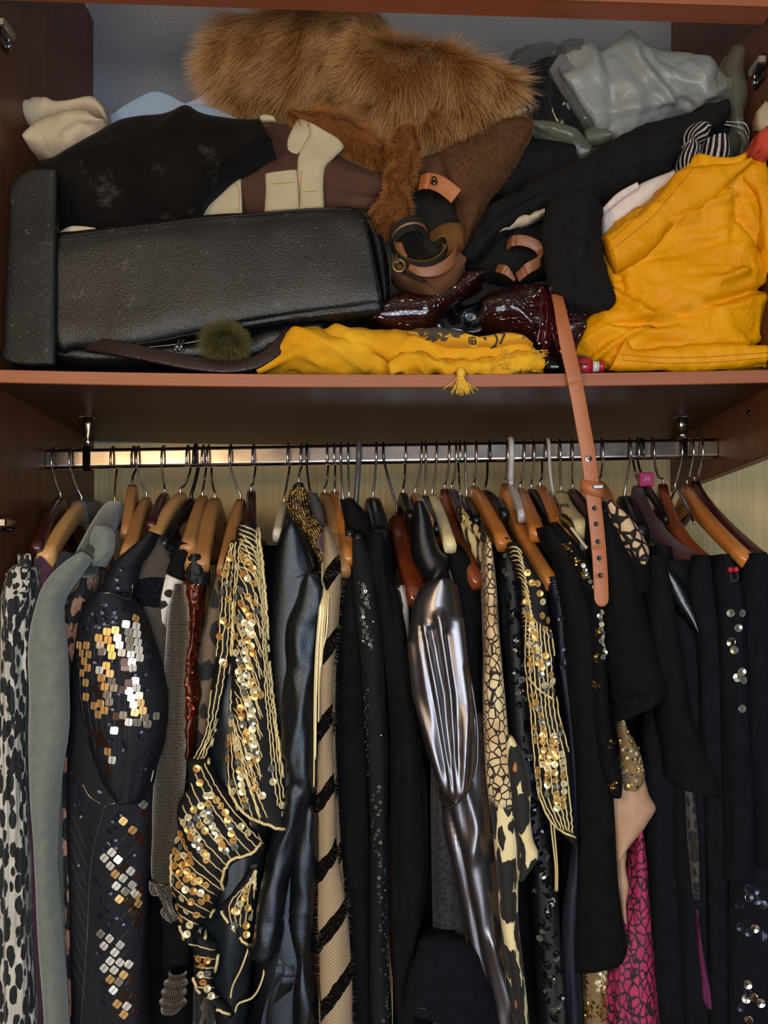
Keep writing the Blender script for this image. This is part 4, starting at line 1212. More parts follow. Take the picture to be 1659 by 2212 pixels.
blob('plum_panel', [(1152, 692, 704), (1168, 686, 708), (1190, 692, 712), (1200, 698, 710)], M['plum'], g, Y=.056, f=.014, b=.02)
for k, (xa, xb, yb) in enumerate(((697, 684, 1500), (702, 688, 1560), (706, 690, 1480), (710, 694, 1440), (714, 698, 1400), (700, 678, 1700), (705, 681, 1640))):
    tube('bead_string', [P(xa, 1214 + 3*k, .058), P((xa+xb)/2 + 3, 1300, .024), P((xa*.3+xb*.7), 1380, .024), P(xb, yb, .026)], .0012, M['gold_cord'] if k % 2 else M['seq_cream'], g, 6, 60)

# ---- black garments in the middle
garment('dress', 'plain black dress hanging behind the striped mohair knit', 'dress', [(1200, 735, 775), (1400, 725, 790), (1700, 722, 800), (2000, 745, 805), (2260, 755, 810)], M['black'], Y=.09, f=.02, b=.25)
garment('shirt', 'black shirt with a raised collar under the orange hanger', 'shirt', [(1080, 735, 765), (1120, 742, 790), (1180, 752, 805), (1260, 765, 815), (1500, 770, 820), (2260, 780, 830)], M['black_warm'], Y=.14, f=.02, b=.2)
g, o = garment('dress', 'sheer black dress scattered with small ring sequins and sparkles', 'dress',
    [(1165, 762, 780), (1210, 762, 795), (1300, 768, 812), (1400, 778, 826), (1500, 786, 832), (1600, 790, 838), (1800, 798, 838), (2000, 800, 836), (2260, 806, 846)], M['sheer_black'], Y=.06, f=.022, b=.2)
bv = bvh(o)
rg = disc_data('ring_sequin', 'ring', M['seq_clear'])
sequins('ring_sequin', bv, [(776 + 18*random.random() + (y - 1260) * .06, y, 0) for y in np.linspace(1260, 1400, 34)], rg, g, .0022, .3)
sequins('ring_sequin', bv, [(792 + 4*math.sin(y) + (y - 1490) * .012, y, 0) for y in np.linspace(1490, 1690, 26)], rg, g, .0020, .3)
sequins('ring_sequin', bv, [(803 + 18*random.random() + (y - 1700) * .045, y, 0) for y in np.linspace(1700, 2205, 60)], rg, g, .0022, .4)
mp = disc_data('sparkle', 'cup', M['seq_silver'])
sequins('sparkle', bv, [(770 + 60*random.random() + (y - 1180) * .03, y, 0) for y in np.linspace(1180, 1640, 46)], mp, g, .0009, .5)
# white flower print
garment('blouse', 'black blouse with large white floral print below the mahogany hanger', 'blouse',
    [(1266, 826, 868), (1285, 825, 880), (1340, 836, 887), (1395, 852, 884), (1450, 864, 880), (1700, 868, 884), (2260, 870, 890)], M['white_flower'], Y=.1, f=.02, b=.16)
garment('blouse', 'black pleated blouse in front of the sheer sequin dress', 'blouse',
    [(1150, 800, 826), (1200, 798, 838), (1300, 812, 862), (1450, 830, 886), (1600, 838, 908), (1800, 839, 925), (1950, 840, 920), (2080, 846, 898), (2260, 856, 905)], M['black_warm'], Y=.075, f=.025, b=.2, dis=FOLD(.006, 40, 2))
garment('shirt', 'black shirt spread over the cream plastic hanger', 'shirt', [(1168, 962, 978), (1185, 960, 992), (1220, 962, 1014), (1280, 968, 1032), (1400, 985, 1042), (1600, 1010, 1046), (2260, 1030, 1060)], M['black'], Y=.1, f=.025, b=.2)
# gunmetal blouse
g, o = garment('blouse', 'shiny gunmetal metallic blouse with gathered puff sleeve', 'blouse',
    [(1540, 990, 1042), (1640, 962, 1050), (1700, 952, 1054), (1760, 956, 1060), (1820, 966, 1066), (1900, 985, 1072), (2000, 1003, 1082), (2100, 1022, 1098), (2260, 1060, 1135)], M['gunmetal'], Y=.055, f=.025, b=.2,
    dis=[('n', .004, (40, 40, 6), 2), ('p', [(960, 1740), (990, 1830), (1010, 1930), (1030, 2030), (1060, 2180)], -.008, 9), ('p', [(1000, 1680), (1030, 1790), (1020, 1850)], .006, 12), ('p', [(1060, 2030), (1100, 2180)], .006, 8)])
blob('collar', [(1085, 893, 915), (1120, 890, 930), (1165, 887, 942), (1210, 892, 962), (1250, 915, 976), (1270, 930, 976)], M['satin_black'], g, Y=.07, f=.025, b=.1, dis=[('p', [(962, 1205), (945, 1240), (930, 1262)], .006, 10)])
s = blob('puff_sleeve', [(1250, 938, 968), (1262, 918, 984), (1290, 898, 994), (1340, 886, 1001), (1400, 881, 1010), (1460, 889, 1019), (1540, 903, 1027), (1620, 921, 1030), (1680, 942, 1025), (1715, 960, 1010), (1730, 972, 990)],
    M['gunmetal'], g, Y=.03, f=.035, b=.05, m=90, n=80,
    dis=[('n', .002, (30, 30, 6), 2)] + [('p', [(x0, y0), (x1, y1), (x2, 1712)], h, wd) for x0, y0, x1, y1, x2, h, wd in
    ((888, 1390, 900, 1500, 968, .006, 7), (908, 1350, 932, 1500, 972, -.006, 6), (915, 1350, 945, 1510, 976, .006, 6), (932, 1360, 960, 1500, 981, -.006, 6), (948, 1330, 975, 1500, 987, .007, 8), (968, 1370, 985, 1540, 992, -.006, 7), (990, 1340, 1008, 1520, 998, .008, 9), (1005, 1440, 1020, 1560, 1005, -.004, 6))])
tube('piping', [P(970, 1230, .04), P(985, 1285, .03), P(1003, 1400, .035), P(1022, 1500, .035), P(1032, 1600, .03), P(1020, 1690, .03), P(985, 1735, .03), P(960, 1752, .04)], .0016, M['gunmetal'], g, 8, 80)
# lace and black sleeve at the bottom
garment('cardigan', 'black lace cardigan panel beside the gunmetal blouse', 'cardigan', [(1640, 932, 958), (1720, 930, 970), (1850, 934, 985), (1950, 936, 998), (2030, 938, 1004), (2260, 940, 1010)], M['lace'], Y=.085, f=.018, b=.15)
g, o = garment('top', 'black short sleeved top with a stitched cuff low between the blouses', 'top',
    [(2030, 905, 1000), (2060, 898, 1030), (2100, 884, 1045), (874, 2140, 1060, 2140), (870, 2172, 1075, 2195), (869, 2182, 1085, 2230)], M['black_navy'], Y=.03, f=.022, b=.1, dis=[('p', [(955, 2060), (950, 2120), (935, 2180)], -.006, 10), ('p', [(968, 2170), (1000, 2185), (1060, 2215)], -.004, 8)])
cords('hem', bvh(o), [[(872, 2172), (900, 2177), (930, 2180)]], .0006, M['black_cord'], g)
# snake print blouse
g, o = garment('blouse', 'cream snake and leopard print blouse with a zebra collar', 'blouse',
    [(1172, 1046, 1062), (1200, 1044, 1066), (1260, 1044, 1072), (1340, 1044, 1078), (1420, 1045, 1086), (1500, 1044, 1094), (1600, 1047, 1102), (1700, 1055, 1115), (1800, 1066, 1124), (1900, 1075, 1118), (2000, 1083, 1120), (2100, 1096, 1132), (2260, 1114, 1150)],
    M['snake_leo'], Y=.035, f=.018, b=.16, m=70, dis=[('n', .0025, (40, 40, 4), 2)])
blob('collar', [(1112, 991, 1004), (1130, 994, 1022), (1160, 1004, 1040), (1190, 1018, 1048), (1225, 1034, 1050), (1260, 1043, 1050)], M['zebra'], g, Y=.075, f=.008, b=.05)
tube('shoulder_roll', [P(996, 1102, .10), P(1010, 1128, .07), P(1034, 1150, .05), P(1052, 1176, .035), P(1054, 1195, .03)], [.005, .0065, .006, .006, .004], M['zebra'], g, 12, 40)
blob('ruffle', [(1590, 1090, 1106), (1650, 1094, 1138), (1720, 1098, 1147), (1770, 1104, 1146), (1815, 1112, 1152), (1845, 1114, 1164), (1868, 1116, 1152), (1898, 1118, 1128)], M['snake_leo'], g, Y=.03, f=.018, b=.02, dis=[('n', .003, (30, 30, 12), 2)])
# black sequin dress
g, o = garment('dress', 'black dress covered in black disc sequins between the snake print and gold sequins', 'dress',
    [(1162, 1084, 1106), (1200, 1082, 1120), (1300, 1084, 1130), (1400, 1092, 1136), (1500, 1098, 1142), (1650, 1110, 1158), (1800, 1135, 1178), (1900, 1152, 1200), (2050, 1160, 1216), (2260, 1172, 1232)], M['beaded_black'], Y=.08, f=.02, b=.2)
bv = bvh(o)
mb = [disc_data('disc_black', 'cup', M['seq_black']), disc_data('disc_black_b', 'cup', M['seq_black']), disc_data('disc_grey', 'cup', M['seq_clear'])]
sequins('black_sequin', bv, [(1100 + (y - 1200) * .098 + random.uniform(-14, 20), y, 0) for y in np.linspace(1200, 2200, 150)], [mb[0]] * 5 + [mb[2]], g, .0048, .5)
# second gold jacket
g, o = garment('jacket', 'smaller gold corded sequin jacket beneath the large orange hanger', 'jacket',
    [(1172, 1098, 1116), (1195, 1097, 1133), (1228, 1116, 1152), (1262, 1122, 1174), (1340, 1128, 1186), (1400, 1133, 1197), (1470, 1138, 1199), (1520, 1142, 1206), (1600, 1150, 1225), (1680, 1158, 1236), (1740, 1170, 1241), (1790, 1200, 1243), (1818, 1230, 1243)],
    M['jersey'], Y=.035, f=.024, b=.1, m=64, pn='front_panel', dis=[('n', .002, (30, 30, 8), 2), ('p', [(1190, 1490), (1170, 1540), (1200, 1600)], -.006, 12)])
bv = bvh(o)
L = []
for k in range(26):
    y = 1180 + 9.5 * k
    L += [[(1100 + k * 1.2, y + 4), (1114 + 1.6*k, y), (1128 + 1.9*k, y + 16 + k)]]
for k in range(8):
    s = k / 7
    L.append([(1138 + 50*s, 1330 + 30*s), (1136 + 62*s, 1430), (1146 + 58*s, 1530), (1156 + 74*s, 1640), (1162 + 78*s, 1720), (1200 + 42*s, 1785 + 18*s)])
cords('gold_cord', bv, L, .00115, M['gold_cord'], g, 7, 1.2)
cords('gold_edging', bv, [[(1158, 1660), (1172, 1735), (1205, 1788), (1242, 1810)], [(1140, 1460), (1165, 1490), (1196, 1512)], [(1195, 1400), (1202, 1420)], [(1240, 1700), (1242, 1800)]], .0017, M['gold_cord'], g, 5, 1.)
runs = [[(1140, 1236), (1150, 1260)], [(1134, 1280), (1136, 1320)], [(1160, 1262), (1170, 1300)], [(1150, 1340), (1152, 1366)], [(1170, 1330), (1180, 1340)], [(1150, 1360), (1156, 1376)], [(1146, 1390), (1160, 1390)], [(1176, 1360), (1188, 1372)], [(1154, 1405), (1166, 1402)], [(1148, 1420), (1165, 1418), (1178, 1416)],
        [(1146, 1435), (1158, 1432), (1180, 1430)], [(1148, 1448), (1170, 1440)], [(1168, 1458), (1188, 1456)], [(1175, 1480), (1192, 1474)], [(1178, 1486), (1186, 1480)], [(1192, 1492), (1192, 1470)], [(1153, 1502), (1160, 1520), (1150, 1524)], [(1164, 1528), (1170, 1556), (1174, 1600), (1172, 1650)],
        [(1158, 1570), (1160, 1600)], [(1190, 1600), (1185, 1650), (1184, 1690)], [(1196, 1590), (1198, 1620), (1198, 1660), (1200, 1700), (1204, 1745)], [(1210, 1570), (1204, 1600)], [(1212, 1630), (1214, 1670), (1216, 1720), (1214, 1740)], [(1166, 1660), (1166, 1700), (1168, 1720)], [(1184, 1660), (1184, 1715)], [(1140, 1300), (1142, 1330)]]
for ln in runs:
    sequins('round_sequin', bv, along(ln, 15), [mg[1], mg[0], mg[1], mg[0], mg[5]], g, .0046, .2, .0022)
for k, (xa, xb) in enumerate(((1192, 1200), (1198, 1204))):
    tube('hanging_cord', [P(xa - 8, 1720, .03), P(xa, 1800, .035), P(xb, 1880, .04), P(xb, 1925, .045)], .0012, M['gold_cord'], g, 6, 40)
# navy beaded dress
g, o = garment('dress', 'navy dress with a beaded neckline under the large orange hanger end', 'dress',
    [(1246, 1180, 1204), (1262, 1178, 1212), (1320, 1188, 1222), (1450, 1200, 1232), (1600, 1222, 1246), (1800, 1236, 1254), (2000, 1215, 1250), (2260, 1225, 1258)], fabric('navy_cloth', '#10121f', '#171a2b', r=.6), Y=.065, f=.02, b=.2)
cords('bead_trim', bvh(o), [[(1182, 1252), (1195, 1256), (1208, 1254)], [(1180, 1258), (1196, 1263), (1210, 1260)], [(1182, 1266), (1196, 1270), (1212, 1266)]], .0015, M['black_cord'], g, 3, 1.2)
sequins('round_sequin', bvh(o), [(1203, 1272), (1205, 1292), (1216, 1440), (1220, 1428), (1225, 1560), (1212, 1335), (1216, 1400)], mn, g, .0042, .3)

# ---- right-hand blacks
garment('dress', 'long plain black dress with a curved hem, in front of the pink dress', 'dress',
    [(1140, 1163, 1196), (1170, 1172, 1216), (1200, 1192, 1238), (1300, 1214, 1272), (1450, 1228, 1298), (1600, 1238, 1316), (1750, 1243, 1326), (1900, 1241, 1332), (2000, 1238, 1344), (1236, 2055, 1352, 2035), (1238, 2086, 1350, 2058), (1240, 2099, 1344, 2070)], M['black_warm'], Y=.05, f=.03, b=.12, dis=FOLD(.004, 22, 2))
g, o = garment('blouse', 'black blouse dotted with small gold leaf clusters beside the belt', 'blouse',
    [(1130, 1185, 1200), (1170, 1208, 1240), (1230, 1236, 1282), (1290, 1264, 1300), (1380, 1276, 1306), (1480, 1278, 1312), (1580, 1282, 1324), (1650, 1292, 1338), (1700, 1308, 1344), (1720, 1312, 1340)], M['black'], Y=.03, f=.022, b=.1, dis=FOLD(.003))
bv = bvh(o)
ml = disc_data('gold_leaf', 'cup', M['gold_bead'])
for cx, cy in ((1243, 1212), (1259, 1241), (1290, 1366), (1288, 1421), (1288, 1478), (1321, 1605), (1325, 1696), (1217, 1176), (1227, 1187)):
    sequins('gold_leaf', bv, [(cx + random.gauss(0, 4), cy + random.gauss(0, 5), random.random() * 3) for _ in range(12)], ml, g, .0017, .6)
sb = [disc_data('bead_strip', 'cup', M['seq_cream']), disc_data('bead_dark', 'cup', M['seq_clear'])]
sequins('trim_sequin', bv, [(1296 + (y - 1320) * .085 + random.uniform(-3, 3), y, 0) for y in np.linspace(1322, 1420, 12)], sb, g, .0036, .3)
sequins('trim_sequin', bv, [(1262 + k * 4 + random.uniform(-3, 3), 1222 + k * 9, 0) for k in range(6)], sb, g, .003, .4)
# gold lurex and white tube under the cream hanger
garment('top', 'gold lurex top glimpsed under the cream lettered hanger', 'top', [(1112, 1212, 1222), (1140, 1222, 1244), (1170, 1238, 1254), (1190, 1246, 1252)], knit('gold_lurex', '#7a6122', '#231a08', [(0, 0.), (.5, 1.)], .8, .4, .012), Y=.07, f=.012, b=.08)
tube('white_bar', [P(1204, 1118, .10), P(1210, 1119, .09), P(1268, 1184, .03)], .0022, M['ivory'], hidx('twisted white plastic hook'), 8, 20)
# crochet sleeve blouse
g, o = garment('blouse', 'black blouse with crochet net over a beige shoulder behind the belt', 'blouse',
    [(1110, 1272, 1318), (1180, 1270, 1352), (1260, 1292, 1378), (1350, 1302, 1398), (1450, 1315, 1425), (1500, 1326, 1438), (1326, 1535, 1436, 1498), (1328, 1560, 1432, 1508)], M['black_warm'], Y=.035, f=.03, b=.12, dis=[('n', .005, (20, 20, 4), 2), ('p', [(1326, 1500), (1370, 1488), (1430, 1490)], .006, 8), ('p', [(1335, 1520), (1380, 1516)], -.012, 16)])
blob('crochet_shoulder', [(1084, 1298, 1316), (1100, 1300, 1340), (1125, 1312, 1368), (1150, 1328, 1386), (1178, 1342, 1398), (1200, 1358, 1401), (1220, 1374, 1394)], M['crochet'], g, Y=.03, f=.028, b=.06, m=50, dis=[('n', .002, (30, 30, 30), 2)])
blob('fringe', [(1195, 1345, 1400), (1230, 1352, 1402), (1280, 1362, 1400)], M['black'], g, Y=.038, f=.022, b=.03, dis=CRIN(.003, 80))
# frilled black blouse
garment('blouse', 'black blouse with layered frills down to a ragged hem', 'blouse',
    [(1200, 1390, 1430), (1300, 1392, 1450), (1400, 1400, 1466), (1480, 1420, 1482), (1560, 1424, 1500), (1620, 1432, 1530), (1432, 1650, 1545, 1655), (1440, 1690, 1562, 1700), (1452, 1700, 1562, 1722)], M['black_warm'], Y=.05, f=.03, b=.1, dis=[('n', .007, (24, 24, 6), 2)])
# nude slip
g, o = garment('slip', 'nude satin slip with a beaded mesh bodice and wavy hem', 'slip',
    [(1680, 1340, 1392), (1715, 1318, 1403), (1748, 1317, 1418), (1775, 1320, 1402), (1800, 1324, 1384), (1830, 1326, 1358), (1850, 1328, 1340)], M['nude'], Y=.06, f=.02, b=.08, dis=[('n', .003, (20, 20, 10), 2)])
mb_ = blob('bodice', [(1536, 1331, 1337), (1570, 1333, 1352), (1610, 1338, 1376), (1650, 1340, 1390), (1690, 1342, 1390), (1705, 1344, 1378)], M['nude_mesh'], g, Y=.052, f=.02, b=.05)
bv = bvh(mb_)
pts = [(x, y, 0) for x, y in [(1334 + (y - 1530) * .40, y) for y in np.linspace(1545, 1690, 26)]] + [(random.uniform(1340, 1385), random.uniform(1590, 1700), 0) for _ in range(60)]
sequins('bead', bv, pts, [sb[0], disc_data('bronze_bead', 'cup', M['gold_bead']), sb[1]], g, .0021, .5)
blob('lower_layer', [(1838, 1326, 1352), (1860, 1328, 1352), (1890, 1330, 1356), (1930, 1334, 1356), (1970, 1340, 1352), (1990, 1346, 1350)], M['nude'], g, Y=.07, f=.014, b=.03, dis=[('t', .0012, 110, .3, 1)])
garment('dress', 'magenta dress with black snake scale print below the nude slip', 'dress',
    [(1790, 1372, 1384), (1850, 1362, 1392), (1920, 1356, 1398), (2000, 1344, 1408), (2100, 1312, 1416), (2260, 1304, 1430)], M['magenta'], Y=.075, f=.025, b=.2, dis=[('n', .006, (50, 50, 2), 2)])
g, o = garment('top', 'gold beaded mesh top low beside the magenta dress', 'top', [(2080, 1256, 1310), (2150, 1257, 1312), (2260, 1258, 1314)], M['nude_mesh'], Y=.085, f=.02, b=.1)
bv = bvh(o)
bb = disc_data('gold_drop', 'cup', M['gold_bead'])
sequins('bead', bv, [(random.uniform(1290, 1306), random.uniform(2100, 2140), 0) for _ in range(16)], sb[0], g, .003, .4)
sequins('bead', bv, [(1264 + random.uniform(-3, 6), y, 0) for y in np.linspace(2105, 2205, 24)] + [(1304 + random.uniform(-6, 4), y, 0) for y in np.linspace(2105, 2205, 24)] + [(random.uniform(1262, 1300), random.uniform(2165, 2200), 0) for _ in range(26)], bb, g, .0024, .5)
garment('trousers', 'slate grey trousers low behind the gold beaded top', 'trousers', [(1980, 1225, 1250), (2060, 1215, 1255), (2150, 1225, 1262), (2260, 1235, 1268)], fabric('slate', '#23262e', '#2a2d36'), Y=.1, f=.02, b=.15)
# blacks beyond
garment('dress', 'black dress hanging behind the frilled blouse', 'dress', [(1180, 1400, 1450), (1400, 1395, 1470), (1700, 1390, 1478), (2000, 1405, 1490), (2260, 1418, 1500)], M['black_navy'], Y=.085, f=.025, b=.25)
g, o = garment('jacket', 'black leather-look jacket with a shining pointed collar', 'jacket',
    [(1210, 1425, 1500), (1300, 1440, 1530), (1500, 1450, 1540), (1800, 1455, 1550), (2260, 1470, 1560)], M['black_navy'], Y=.07, f=.025, b=.2)
blob('collar', [(1222, 1418, 1440), (1260, 1432, 1478), (1300, 1450, 1500), (1340, 1478, 1512), (1368, 1500, 1508)], leather('black_pvc', '#0c0c0d', r=.3, gs=200, bump=.1), g, Y=.045, f=.014, b=.03)
garment('blouse', 'black blouse with a worn wine hanger through its wide neckline', 'blouse', [(1200, 1500, 1530), (1240, 1480, 1545), (1350, 1500, 1560), (1600, 1510, 1570), (1750, 1515, 1575), (2260, 1530, 1580)], M['black_navy'], Y=.05, f=.025, b=.12)
g, o = garment('cardigan', 'black cardigan with a red cherry brooch and round buttons', 'cardigan',
    [(1198, 1545, 1570), (1230, 1540, 1590), (1300, 1548, 1605), (1400, 1552, 1612), (1550, 1556, 1622), (1700, 1560, 1628), (1840, 1562, 1632), (1880, 1556, 1634), (1897, 1554, 1636)], M['black_navy'], Y=.03, f=.026, b=.12, dis=FOLD(.003))
bv = bvh(o)
for cx in (1577, 1587):
    l_, n_ = hit(bv, cx, 1231)
    if l_ is not None:
        lathe('cherry', [(0, -.004), (.003, -.003), (.0043, 0), (.003, .003), (0, .004)], l_ + n_ * .002, M['cherry'], g, n_, 14, label='red cherry brooch')
        tube('cherry_stem', [l_ + n_ * .002, l_ + n_ * .003 + Vector((.001, 0, -.012)), P(1582, 1256, .0)], .0006, M['h_green'], g, 5, 12)
bt = [disc_data('button_black', 'cup', M['seq_clear']), disc_data('button_pearl', 'cup', M['seq_silver'])]
for cx, cy, k in ((1580, 1388, 1), (1578, 1324, 0), (1602, 1324, 0), (1594, 1357, 0), (1587, 1405, 0), (1602, 1452, 0), (1606, 1469, 0), (1594, 1464, 1), (1603, 1530, 0)):
    sequins('button', bv, [(cx, cy, 0)], bt[k], g, .0058 if k else .0052, .1)
garment('coat', 'black coat on the last burgundy hanger, by the wallpaper', 'coat', [(1196, 1612, 1650), (1230, 1596, 1690), (1300, 1592, 1710), (1500, 1600, 1720), (1800, 1612, 1720), (1900, 1616, 1720), (2260, 1640, 1730)], M['black_navy'], Y=.045, f=.03, b=.2)
g, o = garment('dress', 'dark sheer skirt with scattered disc sequins under the cherry cardigan', 'dress', [(1870, 1578, 1668), (1950, 1576, 1690), (2100, 1576, 1700), (2260, 1578, 1705)], M['black_navy'], Y=.03, f=.02, b=.1)
H = lambda L: [(1219 + x / 3.77, 1660 + y / 3.77, 0) for x, y in L]
sequins('disc_sequin', bvh(o), H([(1490, 978), (1548, 1003), (1570, 1070), (1420, 1118), (1432, 1288), (1615, 1368), (1490, 1822), (1440, 1940), (1618, 1110), (1500, 1330), (1630, 1990)]), mn, g, .0058, .1)
sequins('disc_sequin', bvh(o), H([(1503, 1048), (1550, 1298), (1495, 1762), (1545, 1862), (1480, 1880), (1600, 1912), (1500, 2050)]), bt[1], g, .0058, .1)
garment('scarf', 'purple pointed cloth end showing between the black dresses', 'scarf', [(1965, 1502, 1505), (2040, 1506, 1520), (2120, 1516, 1534), (2176, 1527, 1545), (2192, 1540, 1546)], M['purple'], Y=.04, f=.008, b=.02)
garment('blouse', 'black patterned blouse strip with a beige edge in the dark', 'blouse', [(1700, 1478, 1500), (1800, 1484, 1506), (1900, 1496, 1508), (1940, 1502, 1508)], leopard('dark_print', '#3a3634', '#46413d', '#0b0b0d', 60, .5).m, Y=.042, f=.012, b=.05)

# dark fills added deep in the rail to keep the gaps dark
for nm, x0, x1 in (('hemline of a dark dress deep between the sequin and silver beaded garments', 300, 420), ('dark dress deep behind the gold sequin jacket and leather jacket', 520, 660), ('dark dress deep behind the striped mohair and sheer dress', 690, 800),
                   ('dark dress deep behind the gunmetal blouse', 860, 1000), ('dark dress deep behind the snake print blouse', 1040, 1180), ('dark dress deep behind the navy beaded dress', 1150, 1270), ('dark dress deep behind the nude slip', 1270, 1400)):
    garment('dress', nm, 'dress', [(1180, (x0 + x1) / 2 - 20, (x0 + x1) / 2 + 20), (1300, x0, x1), (1700, x0, x1), (2300, x0, x1)], M['black'], Y=.2, f=.03, b=.2, m=30)

blob = _blob

# ------------------------------------------------------------------ things on the shelf
M['cream_twill'] = fabric('cream_twill', '#a89880', '#b8a88e', sc=30, fine=900)
M['blue_card'] = plain('pale_blue_card', '#8398ae', .55)
M['black_suede'] = fabric('black_suede', '#0b0909', '#14110f', sc=14, fine=900, bump=.4, sheen=.03, spec=.1, dust=('#6d655c', 22, .60, .22))
M['brown_suede'] = fabric('brown_suede', '#3e2820', '#553a2e', sc=14, fine=800, bump=.4, sheen=.02, spec=.1)
M['cream_suede'] = fabric('cream_suede', '#a89a7a', '#bbae8f', sc=18, fine=900, bump=.3)
M['tote'] = leather('dusty_black_leather', '#08090c', r=.40, dust=.55, gs=650, bump=.3, c2='#0e1013', spec=.4)
M['tote_flap'] = leather('dusty_flap_leather', '#0c0d0f', r=.5, dust=.5, gs=500, bump=.3, c2='#131416', spec=.3)
M['bag_black'] = leather('black_bag_leather', '#0c0c0e', r=.35)
M['strap_brown'] = leather('dark_brown_strap', '#1d1213', r=.4, gs=400, c2='#2a1a1a')
M['bag_brown'] = fabric('bag_brown_suede', '#4a3020', '#63432c', sc=18, fine=700, bump=.7, sheen=.02, spec=.1)
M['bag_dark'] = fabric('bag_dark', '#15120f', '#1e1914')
M['tan'] = leather('tan_leather', '#9c5830', r=.5, gs=500, bump=.15, c2='#a86438')
M['tan_dull'] = leather('dull_tan_leather', '#7c4c30', r=.5, gs=500, bump=.2, c2='#8a5838')
M['antique'] = plain('antique_brass', '#6d5c40', .35, .9)
M['maroon'] = NT('maroon_patent', Roughness=.13, Coat_Weight=.6, Coat_Roughness=.08).col('#34060f').m
t = NT('maroon_croc', Roughness=.16, Coat_Weight=.5, Coat_Roughness=.1)
ve = t.n('TexVoronoi', {'Scale': 150, 'Vector': t.map((1, 1, 1.6))}, feature='DISTANCE_TO_EDGE').outputs[0]
t.col(t.ramp(ve, [(0., '#120205'), (.15, '#2a050c')]))
t.bump(t.ramp(ve, [(0., 0.), (.2, 1.)]), .5, .002)
M['maroon_croc'] = t.m
M['black_patent'] = plain('black_patent', '#07060a', .14)
t = NT('yellow_scarf', Roughness=.9, Specular_IOR_Level=.15)
wv = t.n('TexWave', {'Scale': 160, 'Distortion': 1., 'Vector': t.tc.outputs['Object']}, bands_direction='DIAGONAL').outputs[1]
t.col(t.ramp(t.noise(20, detail=4), [(.3, '#c98c10'), (.7, '#dba526')]))
t.bump(wv, .25, .0015)
M['scarf'] = t.m
M['yellow_thread'] = plain('yellow_thread', '#d9ad34', .8)
M['scarf_print'] = plain('grey_black_print', '#3a352c', .9)
t = NT('yellow_tyvek', Roughness=.5, Specular_IOR_Level=.2)
t.col(t.ramp(t.noise(12, detail=4), [(.3, '#cf8800'), (.7, '#de9a04')]))
t.bump(t.math('ADD', t.noise(70, detail=6, rough=.7), t.math('MULTIPLY', t.noise(22, detail=4, dist=1.5), 2.)), .5, .004)
M['tyvek'] = t.m
M['white_lining'] = fabric('white_lining', '#c9bab2', '#d6c9c0', sc=120, fine=500, bump=.6)
M['stitch_brown'] = plain('ochre_thread', '#a86c08', .8)
t = NT('grey_mailer_film', Roughness=.4, Specular_IOR_Level=.4)
t.col(t.ramp(t.noise(10, detail=3), [(.3, '#7c7f7e'), (.7, '#8c8e8b')]))
t.bump(t.noise(45, detail=4, dist=1.2), .35, .004)
M['mailer'] = t.m
def film(name, c, alpha, r=.12):
    t = NT(name, Roughness=r, Alpha=alpha)
    return t.col(c).m
M['clear_film'] = film('clear_film', '#2a2e34', .25)
M['olive_film'] = film('olive_film', '#6a6c60', .35, .2)
M['olive_bag'] = plain('olive_plastic', '#4c5044', .4)
t = NT('lurex_stripes', Roughness=.4, Metallic=.3)
u = t.sep('UV')
wv = t.math('SINE', t.math('ADD', t.math('MULTIPLY', u[0], 520.), t.math('MULTIPLY', t.noise(30), 2.)))
sp = t.noise(900, detail=2)
t.col(t.mix(t.ramp(wv, [(.1, 0.), (.3, 1.)]), '#111014', t.ramp(sp, [(.35, '#6a6162'), (.6, '#e2d8d4')])))
t.bump(wv, .6, .003)
M['lurex'] = t.m
M['red_cloth'] = fabric('red_cloth', '#a8382c', '#b8432f')
M['beige_cloth'] = fabric('beige_felt', '#9a8a70', '#a8987c')
M['clear_plastic'] = NT('clear_bottle_plastic', Roughness=.06, Transmission_Weight=1., IOR=1.3).col('#c8c4bc').m
M['red_plastic'] = plain('red_plastic', '#a01826', .3)
def furmat(name, stops):
    t = NT(name, Roughness=.55, Specular_IOR_Level=.3)
    hi = t.n('HairInfo').outputs['Intercept']
    ran = t.n('HairInfo').outputs['Random']
    nz = t.noise(13, detail=3)
    f = t.math('ADD', t.math('MULTIPLY', hi, .55), t.math('ADD', t.math('MULTIPLY', nz, .45), t.math('MULTIPLY', ran, .15)))
    return t.col(t.ramp(f, stops)).m
M['fox'] = furmat('fox_fur', [(.18, '#3a200e'), (.40, '#84501f'), (.60, '#b07a42'), (.85, '#d0a878')])
M['fox_dark'] = furmat('short_fox_fur', [(.18, '#3a1e0c'), (.44, '#824c1c'), (.68, '#a86a32'), (.92, '#c08848')])
M['fox_skin'] = fabric('fox_underfur', '#5a3314', '#7a481e', sc=30)
M['pom'] = furmat('olive_pompom_fur', [(.15, '#1c1a0c'), (.5, '#3d3a1c'), (.9, '#6d6838')])
M['nap'] = furmat('sheepskin_nap', [(.1, '#3a2214'), (.5, '#603c24'), (.9, '#7a5030')])

SG = 'things piled on the wardrobe shelf'
def onshelf(name, label, cat, x, y, Y): return thing(name, label, cat, P(x, y, Y), SG)

